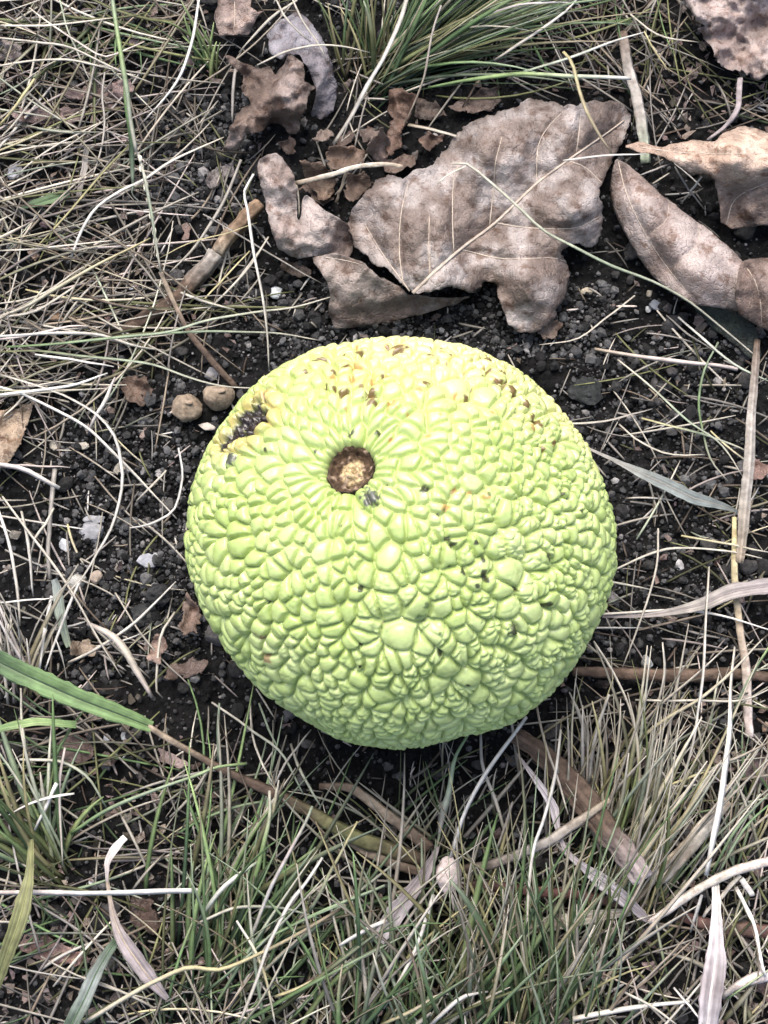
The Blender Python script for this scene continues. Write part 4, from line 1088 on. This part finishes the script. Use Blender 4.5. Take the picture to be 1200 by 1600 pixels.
stalk('stalk', 'dark brown stick lying level in the shade right of the fruit base', 'B', [14, 18, 20, 18, 15], [(895, 1050), (980, 1052), (1060, 1056), (1150, 1050), (1225, 1060)], 4, 4, 1, mat=M_BARK)
stalk('stalk', 'tall dull grey stem standing along the right edge', 'B>Z>Z>T', [9, 12, 14, 16, 11], [(1184, 530), (1176, 640), (1172, 720), (1165, 800), (1156, 880)], 6, 9, 4, sides=12, flat=.45)
stalk('stalk', 'yellowish stem section below the tall dull grey one at right', 'Y>T>P', [7, 11, 11, 14, 14], [(1148, 808), (1150, 900), (1158, 990), (1166, 1060), (1170, 1150)], 8, 4, 2)
stalk('stalk', 'grey-brown upright stem between grass tuft and folded leaf', 'B>Z>Z>g', [16, 16, 18, 14], [(975, 50), (984, 110), (998, 165), (1010, 255)], 7, 8, 3, flat=.4)
stalk('twig', 'thin grey-mauve forked twig above the orange-rimmed leaf', 'M', [9, 9, 7, 5], [(1158, 122), (1152, 170), (1135, 195), (1105, 219)], 12, 9, 2, cat='twig')
stalk('stalk', 'thin red-brown stem sloping from the seed spike to the capsules', 'T>B>B', [7, 8, 10, 9], [(250, 425), (268, 465), (300, 525), (368, 605)], 8, 4, 3)
r = empty('forked_twig', G(545, 265, .01)); tag(r, 'slender tan forked twig above the left lobe of the big leaf', 'twig')
stalk('main_stem', None, 'T>S>T', [7, 8, 8, 6], [(460, 285), (517, 273), (550, 262), (600, 257), (628, 259)], 17, 18, 2, parent=r)
stalk('side_shoot', None, 'T', [5, 4], [(540, 268), (534, 292), (525, 316)], 18, 10, 0, parent=r)
r = empty('branching_stalk', G(1100, 1390, .008)); tag(r, 'pale pinkish branching stalk running off the right edge', 'stalk')
stalk('main_stem', None, 'P>S>P', [8, 11, 12, 13, 13], [(1013, 1441), (1055, 1415), (1100, 1385), (1150, 1360), (1225, 1338)], 10, 20, 1, parent=r)
stalk('side_shoot', None, 'S', [6, 6, 4], [(1157, 1368), (1130, 1398), (1098, 1432)], 16, 8, 0, parent=r)
stalk('side_shoot', None, 'W', [6, 6, 5, 4], [(1150, 1388), (1170, 1425), (1182, 1460), (1196, 1525)], 12, 12, 3, parent=r)
stalk('side_shoot', None, 'W', [9, 8], [(1160, 1374), (1176, 1400)], 15, 13, 0, parent=r)
stalk('stalk', 'gnarled pinkish stalk at the bottom right edge beside lilac-white blade', 'Z>P>X', [6, 12, 16, 14], [(1128, 1560), (1150, 1540), (1180, 1528), (1220, 1520)], 8, 9, 2)
# the brown twig by the curled leaf: weathered bark and a bare yellow end
r = empty('twig', G(330, 400, .004)); tag(r, 'brown twig with bare tan end lying beside the curled pale leaf', 'twig')
stalk('bare_end', None, 'C>C>T', [22, 22, 23, 21], [(406, 318), (385, 338), (362, 365), (340, 396)], 9, 8, 0, parent=r, mat=M_BARK, sides=14, flat=.95)
stalk('bark', None, 'Z>B>B>B', [26, 27, 24, 24, 16], [(337, 395), (310, 430), (285, 458), (240, 490), (180, 524)], 7.5, 3, 0, parent=r, mat=M_BARK, sides=14, flat=.95)
# fuzzy node where several dry blades meet
r = empty('grass_node', G(702, 1368, .010)); tag(r, 'whitish fuzzy grass node where dry blades meet below the fruit', 'grass node')
V0, F0 = lump(ICO3, 811, .5, .2)
nc = G(702, 1366, .0175)
V = V0 * np.array([.0033, .0046, .0030]) + nc
place('crown', V, F0, np.repeat(np.array([[.60, .51, .48]]), len(V), 0) * (.75 + .5 * vnoise(V, 900, 5))[:, None], M_STALK, parent=r)
rg = np.random.default_rng(5); hv = []
n = 60; K = 6
Wn = np.zeros((n, K, 3))
for k in range(n):
    a = rg.normal(size=3); a[2] = abs(a[2]) * .6; a /= np.linalg.norm(a)
    a = a * .7 + np.array([.25, -.6, 0]) * rg.random()
    t = np.linspace(.5, 1.7, K)[:, None]
    Wn[k] = nc + a * np.array([.0033, .0046, .003]) * t + rg.normal(size=(K, 3)) * .00012
V, F = ribbon(Wn, np.full((n, K), .00022) * np.linspace(1, .4, K)[None], .7, 0)
o = place('fuzz', V, F, np.repeat(np.array([[.66, .57, .53]]), len(V), 0), M_BLADE, parent=r); o['kind'] = 'stuff'

# green blade with a seed spike, upper left
r = empty('seeding_grass_stalk', G(215, 240, .01)); tag(r, 'tall green grass stalk with pale beaded seed spike at upper left', 'grass stalk')
def sub(nm, code, w, pts, z0, z1, arch, thick=None, keel=None):
    return traced(nm, None, code, w, pts, z0, z1, arch, parent=r, thick=thick, keel=keel)
sub('stem', 'g>L>g>S', [8, 9, 10, 9, 7], [(173, -15), (185, 60), (196, 130), (205, 190), (214, 238)], 33, 24, 4, thick=.6)
sub('leaf_blade', 'L>G>D>g', [4, 11, 14, 12, 5], [(193, 118), (199, 165), (205, 205), (206, 240), (208, 292)], 28, 15, 2, thick=.12, keel=-.2)
sub('leaf_tip', 'g>S', [4, 3, 2], [(208, 290), (207, 303), (219, 317)], 14, 9, 0)
sub('spike_axis', 'S>g>S', [6, 7, 6, 5], [(214, 238), (222, 262), (229, 295), (236, 335), (243, 378), (251, 425)], 24, 11, 2, thick=.7)
for k, (x, y, s) in enumerate([(219, 248, 5), (221, 262, 6.5), (226, 278, 5), (228, 292, 7), (231, 312, 4.5), (236, 337, 5.5), (241, 362, 6), (243, 377, 6), (246, 398, 4)]):
    V0, F0 = lump(ICO2, 850 + k, .25, .2)
    c = G(x, y, .0245 - .0135 * k / 8)
    V = V0 * np.array([.62, 1.25, .6]) * s * MMPX + c
    place('seed', V, F0, np.repeat(np.array([[.68, .64, .50]]) * rg.uniform(.85, 1.1), len(V), 0), M_STALK, parent=r)

# ------------------------------------------------------------------ grass tufts: each blade a part
def tuft_paths(n, root, ang, L, elev, spread, rng, K=9, droop=(.2, .6), bend=.35):
    P = []
    tries = 0
    while len(P) < n and tries < n * 12:
        tries += 1
        q = np.array(root) + rng.normal(size=2) * np.array(spread)
        a = math.radians(rng.uniform(*ang)); ln = rng.uniform(*L) * MMPX; e = math.radians(rng.uniform(*elev)); dr = rng.uniform(*droop)
        b = rng.normal() * bend
        t = np.linspace(0, 1, K)
        aa_ = a + b * t
        step_ = np.stack([np.cos(aa_), np.sin(aa_)], 1) * (ln / (K - 1)) * (math.cos(e) * (1 + .35 * t))[:, None]
        xy = np.concatenate([[[0, 0]], np.cumsum(step_, 0)[:-1]])
        z = .001 + ln * (math.sin(e) * t - dr * math.sin(e) * t * t)
        w0 = G(q[0], q[1], 0)
        W = np.column_stack([w0[0] + xy[:, 0], w0[1] + xy[:, 1], np.maximum(z, .0012)])
        if not path_ok(W): continue
        P.append(W)
    return np.array(P)

MASK = [np.array(p) for p in LEAF_POLYS[:11]]
def path_ok(W, masks=True):
    d = np.linalg.norm(W - FC, axis=1)
    if (d < FR + .0015).any(): return False
    q = to_px(W)
    rr_ = np.hypot(q[:, 0] - 626, q[:, 1] - 848)
    if ((rr_ < 330) & (W[:, 2] > .022)).any(): return False
    if masks:
        for m in MASK:
            lo = m.min(0); hi = m.max(0)
            c = (q[:, 0] > lo[0]) & (q[:, 0] < hi[0]) & (q[:, 1] > lo[1]) & (q[:, 1] < hi[1])
            if c.any() and inside(q[c], m).any(): return False
    return True

def tuft(label, root, n, ang, L, elev, spread, codes, seed, w=(3.6, 6), droop=(.2, .6), bend=.35):
    rng = np.random.default_rng(seed)
    P = tuft_paths(n, root, ang, L, elev, spread, rng, 9, droop, bend)
    e = empty('grass_tuft', G(root[0], root[1], 0)); tag(e, label, 'grass tuft', 'tufts of fine grass')
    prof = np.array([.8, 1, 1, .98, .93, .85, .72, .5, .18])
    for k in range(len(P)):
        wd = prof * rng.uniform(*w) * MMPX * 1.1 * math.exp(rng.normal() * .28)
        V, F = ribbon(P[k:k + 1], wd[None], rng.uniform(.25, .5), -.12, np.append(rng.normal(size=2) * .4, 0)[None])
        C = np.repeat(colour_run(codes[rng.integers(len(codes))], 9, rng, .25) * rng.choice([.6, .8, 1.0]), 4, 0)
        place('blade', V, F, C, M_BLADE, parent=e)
    return e

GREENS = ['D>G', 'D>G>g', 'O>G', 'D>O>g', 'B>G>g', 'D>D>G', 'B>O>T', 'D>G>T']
MIXED = ['G>g>T', 'D>G>T>B', 'O>S', 'G>g>S', 'D>G>g', 'T>S', 'Y>S', 'O>g', 'D>O>Y', 'Z>S']
DRY = ['S', 'T>S', 'Y>S', 'Z>S', 'P>S', 'S>W', 'O>S']
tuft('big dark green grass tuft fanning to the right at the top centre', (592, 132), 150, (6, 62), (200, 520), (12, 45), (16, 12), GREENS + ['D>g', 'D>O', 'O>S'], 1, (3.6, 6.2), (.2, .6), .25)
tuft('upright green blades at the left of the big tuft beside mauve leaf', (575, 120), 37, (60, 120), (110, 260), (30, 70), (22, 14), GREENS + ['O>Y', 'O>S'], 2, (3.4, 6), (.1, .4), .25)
tuft('short green tuft at the bottom left behind the thick white straw', (85, 1368), 34, (80, 165), (150, 330), (30, 65), (16, 14), ['O>L', 'O>G', 'G>g', 'O>Y', 'D>G', 'O>g>S'], 3, (4.5, 8), (.2, .6), .4)
tuft('leaning green tuft at the bottom left of centre', (330, 1530), 68, (30, 95), (180, 420), (20, 60), (46, 50), GREENS + ['G>L', 'G>g>S', 'O>S'], 4, (3.8, 7), (.2, .6), .4)
tuft('dense fine grass tuft at the bottom centre', (560, 1620), 74, (35, 115), (160, 420), (22, 62), (70, 40), MIXED + GREENS, 5, (3.2, 6), (.2, .6), .5)
tuft('dense green tuft under the fuzzy node at the bottom', (720, 1590), 80, (50, 130), (160, 430), (30, 72), (60, 40), GREENS + MIXED, 6, (3.2, 6.4), (.2, .6), .4)
tuft('fine upright grass tuft at the bottom below the level tan blade', (860, 1600), 80, (50, 115), (180, 460), (30, 70), (46, 40), MIXED + GREENS, 7, (3, 5.6), (.15, .5), .35)
tuft('straw-tipped grass tuft leaning right beside the flattened brown stalk', (965, 1395), 80, (48, 92), (190, 420), (25, 62), (34, 34), ['O>S', 'G>g>S', 'O>Y>S', 'D>O>S', 'Y>S', 'T>S', 'G>O'], 8, (3.2, 6.2), (.15, .5), .3)
tuft('small upright dry tuft below the right foot of the fruit', (905, 1290), 37, (60, 105), (120, 300), (35, 68), (34, 22), ['O>S', 'T>S', 'Z>S', 'Y>S', 'O>Y'], 9, (3, 5.4), (.15, .45), .3)
tuft('sparse thin tuft in the dark hollow below the fruit', (660, 1320), 40, (30, 150), (90, 230), (25, 65), (60, 36), ['O>S', 'Z>S', 'D>G', 'g>S', 'D>O'], 10, (2.6, 4.6), (.2, .5), .5)
tuft('pale straw bunch standing at the left edge behind the broad green blade', (38, 1075), 28, (55, 125), (110, 260), (35, 70), (26, 16), ['S', 'S>W', 'P>W', 'Y>S', 'Z>S'], 12, (3.6, 6), (.15, .5), .3)
tuft('thin mixed tuft at the right edge below the tan curving straw', (1150, 1330), 28, (50, 130), (90, 230), (20, 55), (40, 36), MIXED + DRY, 13, (2.8, 5), (.2, .6), .5)
tuft('fine tuft in the bottom right corner', (1160, 1590), 28, (40, 150), (90, 240), (15, 50), (46, 40), DRY + ['Z', 'T', 'O>S'], 14, (3, 5.4), (.3, .7), .5)
tuft('small green sprig beside the pinkish leaf at the top left', (335, 115), 16, (40, 140), (60, 150), (30, 70), (10, 10), ['G>L', 'O>L', 'D>G'], 15, (4, 7), (.2, .5), .4)
tuft('dull green grass bunch at the top left corner', (150, 40), 37, (150, 380), (110, 260), (8, 35), (70, 26), ['O', 'D>G', 'O>S', 'G>g', 'D>O'], 16, (3.4, 6), (.3, .7), .5)

# ------------------------------------------------------------------ thatch: fine dead grass nobody could count
def thatch(regions, seed):
    rng = np.random.default_rng(seed); Ws, Wd, Cs, rolls = [], [], [], []
    K = 8
    for poly, n, angs, L, zr, arch, codes, w in regions:
        poly = np.array(poly, float); lo, hi = poly.min(0), poly.max(0); got = 0; tries = 0
        while got < n and tries < n * 10:
            tries += 1
            q = rng.uniform(lo, hi)
            if not inside(q[None], poly)[0]: continue
            am, asd = angs[rng.integers(len(angs))]
            a = math.radians(am + rng.normal() * asd); ln = rng.uniform(*L); b = rng.normal() * (.16 if ln > 70 else .08)
            t = np.linspace(-.5, .5, K); aa_ = a + b * t * 2
            d = np.stack([np.cos(aa_), -np.sin(aa_)], 1) * ln / (K - 1)
            Q = q + np.concatenate([[[0, 0]], np.cumsum(d, 0)[:-1]]) - d.sum(0) / 2
            z0, z1 = rng.uniform(*zr) * .8, rng.uniform(*zr) * .8; u = t + .5
            Z = (z0 * (1 - u) + z1 * u + 4 * rng.uniform(*arch) * u * (1 - u)) / 1000
            W = Garr(Q, np.maximum(Z, .0008))
            if not path_ok(W): continue
            Ws.append(W); got += 1
            Wd.append(np.array([.7, 1, 1, 1, .95, .9, .75, .45]) * rng.uniform(*w) * MMPX * 1.0)
            Cs.append(colour_run(codes[rng.integers(len(codes))], K, rng, .3) * rng.choice([.38, .55, .75, 1.0]))
            rolls.append(np.append(rng.normal(size=2) * .4, 0))
    Ws = np.array(Ws); V, F = ribbon(Ws, np.array(Wd), RNG.uniform(.25, .6, len(Ws)), -.08, np.array(rolls))
    C = np.repeat(np.array(Cs).reshape(-1, 3), 4, 0)
    return V, F, C

TL = [(-60, -60), (350, -60), (400, 60), (330, 200), (255, 300), (235, 430), (380, 480), (200, 560), (-60, 680)]
LOWL = [(-60, 1060), (240, 1130), (360, 1180), (420, 1640), (-60, 1660)]
LOWC = [(300, 1190), (400, 1220), (440, 1330), (560, 1440), (620, 1330), (740, 1380), (860, 1330), (900, 1660), (300, 1660)]
LOWR = [(870, 1100), (1260, 1000), (1260, 1660), (860, 1660)]
TR_ = [(860, -60), (1120, -60), (1120, 110), (1260, 130), (1260, 210), (1000, 260), (980, 160), (780, 150), (700, 130)]
MIDL = [(-60, 660), (290, 600), (270, 1000), (330, 1100), (-60, 1060)]
MIDR = [(930, 480), (1260, 520), (1260, 1050), (900, 1060), (965, 830)]
TM = [(340, -60), (600, -60), (640, 150), (560, 260), (400, 330), (420, 500), (330, 520), (300, 200)]
ALL = [(-90, -90), (1290, -90), (1290, 1690), (-90, 1690)]
dry = ['S', 'S', 'S>W', 'P', 'Z', 'T>S', 'Y>S', 'O', 'O>S', 'g>S', 'T', 'B>T']
dull = ['Z', 'T', 'B', 'B>T', 'S', 'O', 'Z>S', 'Z']
V, F, C = thatch([
    (TL, 317, [(25, 22), (5, 14), (55, 18), (-30, 22)], (90, 330), (2, 9), (0, 5), dry, (2.6, 5)),
    (TL, 250, [(0, 60)], (50, 160), (1, 5), (0, 2), dull, (2.4, 4.4)),
    (LOWL, 195, [(60, 35), (-40, 30), (10, 30)], (70, 260), (1.5, 10), (0, 5), dry + ['G>g', 'G', 'O', 'D>G'], (2.4, 5)),
    (LOWC, 218, [(60, 25), (110, 25), (20, 30)], (80, 300), (1.5, 11), (0, 6), dry + ['G>g', 'G', 'O', 'D>G', 'D'], (2.4, 4.8)),
    (LOWR, 201, [(60, 25), (100, 30), (10, 40)], (70, 280), (1.5, 11), (0, 5), dry + ['O', 'G>S', 'O>S'], (2.4, 4.8)),
    (TR_, 148, [(15, 30), (120, 35), (70, 30)], (60, 240), (1.5, 9), (0, 4), dull + ['S', 'O', 'G'], (2.4, 4.6)),
    (MIDL, 81, [(0, 60)], (40, 170), (1, 4), (0, 2), dry, (2.4, 4.4)),
    (MIDR, 94, [(-30, 40), (20, 40)], (40, 190), (1, 4.5), (0, 2.5), dry + ['Z', 'O'], (2.2, 4.2)),
    (TM, 66, [(40, 50)], (50, 200), (1, 6), (0, 3), dull + ['S'], (2.4, 4.4)),
    (ALL, 1500, [(0, 90)], (10, 60), (.6, 3), (0, .6), dull + ['S', 'W', 'P'], (2, 4.4)),
], 71)
me = mesh_np('dead_grass', V, F, C); me.materials.append(M_BLADE)
o = bpy.data.objects.new('dead_grass', me); COL.objects.link(o)
tag(o, 'fine tangle of dead straw and grass bits on the ground', kind='stuff')

# flakes of shredded leaf, far too small to count
rng = np.random.default_rng(91); Vs, Fs, Cs = [], [], []; off = 0
for k in range(2200):
    reg = [ALL, LOWL, LOWR, TL, TR_][rng.integers(5)]
    p = np.array(reg, float); q = rng.uniform(p.min(0), p.max(0))
    if not inside(q[None], p)[0]: continue
    m = rng.integers(5, 9); a = np.sort(rng.uniform(0, 2 * math.pi, m)); s = rng.uniform(4, 13) * MMPX
    el = rng.uniform(.35, 1); ro = rng.uniform(0, 6.3)
    xy = np.stack([np.cos(a), np.sin(a) * el], 1) * s * rng.uniform(.6, 1.1, (m, 1))
    xy = xy @ np.array([[math.cos(ro), -math.sin(ro)], [math.sin(ro), math.cos(ro)]])
    tilt = rng.normal(size=2) * .45
    z = xy @ tilt + rng.uniform(.0012, .004)
    c = G(q[0], q[1], 0); g0 = ground_h(c[None, :2])[0]
    V = np.column_stack([xy + c[:2], np.maximum(z, .0004) + g0]); cen = V.mean(0) + [0, 0, s * rng.uniform(-.2, .35)]
    if np.linalg.norm(cen - FC) < FR + .004: continue
    bot = V - [0, 0, .0002]
    Vv = np.concatenate([V, bot, [cen, cen - [0, 0, .0002]]])
    f = []
    for j in range(m):
        b = (j + 1) % m
        f += [(j, b, 2 * m), (m + b, m + j, 2 * m + 1), (j, m + j, m + b), (j, m + b, b)]
    Vs.append(Vv); Fs.append(np.array(f) + off); off += len(Vv)
    col = np.array([.20, .155, .132]) * rng.uniform(.2, 1.35) * (1 + rng.normal(size=3) * .05)
    Cs.append(np.repeat(col[None], len(Vv), 0))
me = mesh_np('leaf_litter', np.concatenate(Vs), np.concatenate(Fs), np.concatenate(Cs), False); me.materials.append(M_LEAF)
o = bpy.data.objects.new('leaf_litter', me); COL.objects.link(o)
tag(o, 'tiny brown flakes of broken leaf on the soil', kind='stuff')

# ------------------------------------------------------------------ seed capsules and stones
def capsule(label, px, py, rpx, seed, lift):
    V0, F0 = lump(ICO3, seed, .30, .35)
    rr_ = rpx * MMPX * .97
    c = G(px, py, lift + rr_ * .9)
    root = empty('seed_capsule', (c[0], c[1], lift)); tag(root, label, 'seed capsule', 'twin round seed capsules')
    V = V0 * np.array([1.04, .95, .92]) * rr_ * (1 + .34 * (fbm(V0, 4, 4, seed) - .5))[:, None] + c
    C = np.array([.235, .185, .135])[None] * (.62 + .75 * fbm(V0, 4, 3, seed + 5))[:, None]
    place('shell', V, F0, C, M_CAPSULE, parent=root)
    # little torn beak on the shell
    b0, bf = lump(ICO2, seed + 1, .4, .3)
    bv = b0 * np.array([.32, .18, .14]) * rr_ + c + np.array([.25, .05, .93]) * rr_
    place('beak', bv, bf, np.repeat(np.array([[.27, .21, .155]]), len(bv), 0), M_CAPSULE, parent=root)
capsule('round brown seed capsule left of the fruit, the left of two', 292, 637, 25, 901, .0005)
capsule('round brown seed capsule half tucked against the fruit, the right of two', 341, 619, 25, 911, .0004)

STONES = [  # label, px, py, half width, half height, colour
    ('white angular pebble on the soil left of the fruit', 103, 852, 10, 11, (.62, .63, .64)),
    ('grey rounded pebble right of the white angular one', 146, 832, 19, 17, (.24, .24, .25)),
    ('small light grey pebble above the grey rounded one', 147, 813, 16, 8, (.30, .30, .31)),
    ('light grey cracked pebble halfway between white pebble and fruit', 231, 874, 17, 13, (.38, .38, .40)),
    ('pale speckled pebble under the end of the sweeping straw', 119, 908, 15, 15, (.36, .35, .32)),
    ('tan cracked pebble just right of the pale speckled one', 150, 903, 9, 13, (.36, .29, .23)),
    ('dark grey flat stone beside the long crossing straw', 204, 818, 23, 12, (.075, .08, .08)),
    ('pale tan pebble, larger of two below the crossing straws at left', 86, 697, 10, 8, (.42, .38, .31)),
    ('pale tan pebble, smaller of two below the crossing straws at left', 129, 696, 9, 6, (.40, .36, .30)),
    ('tiny white pebble on dark soil left of the seed spike stem', 207, 448, 6.5, 7, (.72, .74, .78)),
    ('tiny yellowish pebble left of the tiny white one', 167, 459, 6.5, 5, (.42, .39, .32)),
    ('bluish white stone chip right of the kinked upright straw', 430, 458, 12, 9, (.52, .55, .56)),
    ('grey pebble among straw at upper left', 26, 268, 14, 14, (.30, .30, .32)),
    ('white quartz chip under the broad green blade tip', 197, 1150, 11, 9, (.55, .57, .58)),
    ('grey stone chip below right of the fruit', 1010, 1034, 10, 10, (.33, .34, .33)),
    ('small white pebble right of the fruit', 1061, 885, 7, 10, (.50, .48, .47)),
    ('round blue-grey clod right of the fruit top', 936, 568, 11, 10, (.05, .052, .054)),
    ('bluish grey pebble below the folded leaf at right', 1026, 477, 10, 9, (.22, .235, .26)),
    ('white chip beside the bluish grey pebble under the folded leaf', 1013, 482, 6, 7, (.46, .46, .46)),
    ('tan seed lying right of the lower lobe of the big leaf', 917, 455, 10, 6, (.46, .40, .30)),
    ('small tan seed above the white chip by the folded leaf', 1015, 459, 5, 7, (.42, .37, .29)),
    ('pale curled crumb between capsule and fruit rot', 322, 666, 13, 7, (.50, .44, .38)),
    ('pale grey crumb beside the twin capsules', 330, 585, 12, 10, (.26, .25, .25)),
    ('brown square crumb below the capsules', 227, 679, 9, 12, (.26, .20, .17)),
    ('small brown crumb left of the capsules', 173, 642, 8, 9, (.30, .23, .19)),
    ('tiny white crumb in the litter at the lower left', 143, 1379, 4.5, 4.5, (.7, .7, .68)),
    ('white crumb left of the quartz chip at lower left', 167, 1153, 6, 6, (.5, .5, .5)),
    ('dark clod right of the fruit shoulder', 912, 610, 24, 20, (.028, .03, .03)),
    ('dark clod in the soil left of the fruit', 222, 960, 22, 18, (.035, .036, .036)),
    ('dark clod touching the left foot of the fruit', 250, 930, 18, 15, (.03, .03, .031)),
    ('grey-brown clod above the dark flat stone', 262, 792, 14, 11, (.06, .058, .055)),
    ('pale pebble by the grey-green dry blade', 962, 752, 7, 6, (.36, .35, .34)),
    ('light crumb by the short crossing straw', 250, 738, 8, 6, (.22, .215, .21)),
]
for k, (lab, x, y, hw, hh, c) in enumerate(STONES):
    V0, F0 = lump(ICO3 if hw > 9 else ICO2, 700 + 3 * k, .45, .85)
    hz = min(hw, hh) * .7
    g0 = ground_h(G(x, y, 0)[None, :2])[0]
    cz = g0 + hz * MMPX * .45 + .0004
    V = V0 * np.array([hw, hh, hz]) * MMPX * 1.12 + G(x, y, cz)
    C = np.array(c)[None] * (.42 + .85 * fbm(V, 420, 4, k))[:, None]
    nm = 'seed' if ' seed ' in lab else 'clod' if ' clod ' in lab else 'crumb' if ' crumb ' in lab else 'pebble'
    nm = {'seed': 'loose_seed', 'clod': 'soil_clod', 'crumb': 'soil_crumb'}.get(nm, 'pebble')
    if nm == 'soil_clod':
        V = V + (V - V.mean(0)) * ((fbm(V, 700, 3, k) - .5) * .9)[:, None]
    tag(place(nm, V, F0, C, M_CRUMB if nm == 'soil_clod' else M_STONE, smooth=nm == 'loose_seed'), lab, {'loose_seed': 'seed', 'soil_clod': 'clod', 'soil_crumb': 'crumb'}.get(nm, 'pebble'), 'loose stones and crumbs')
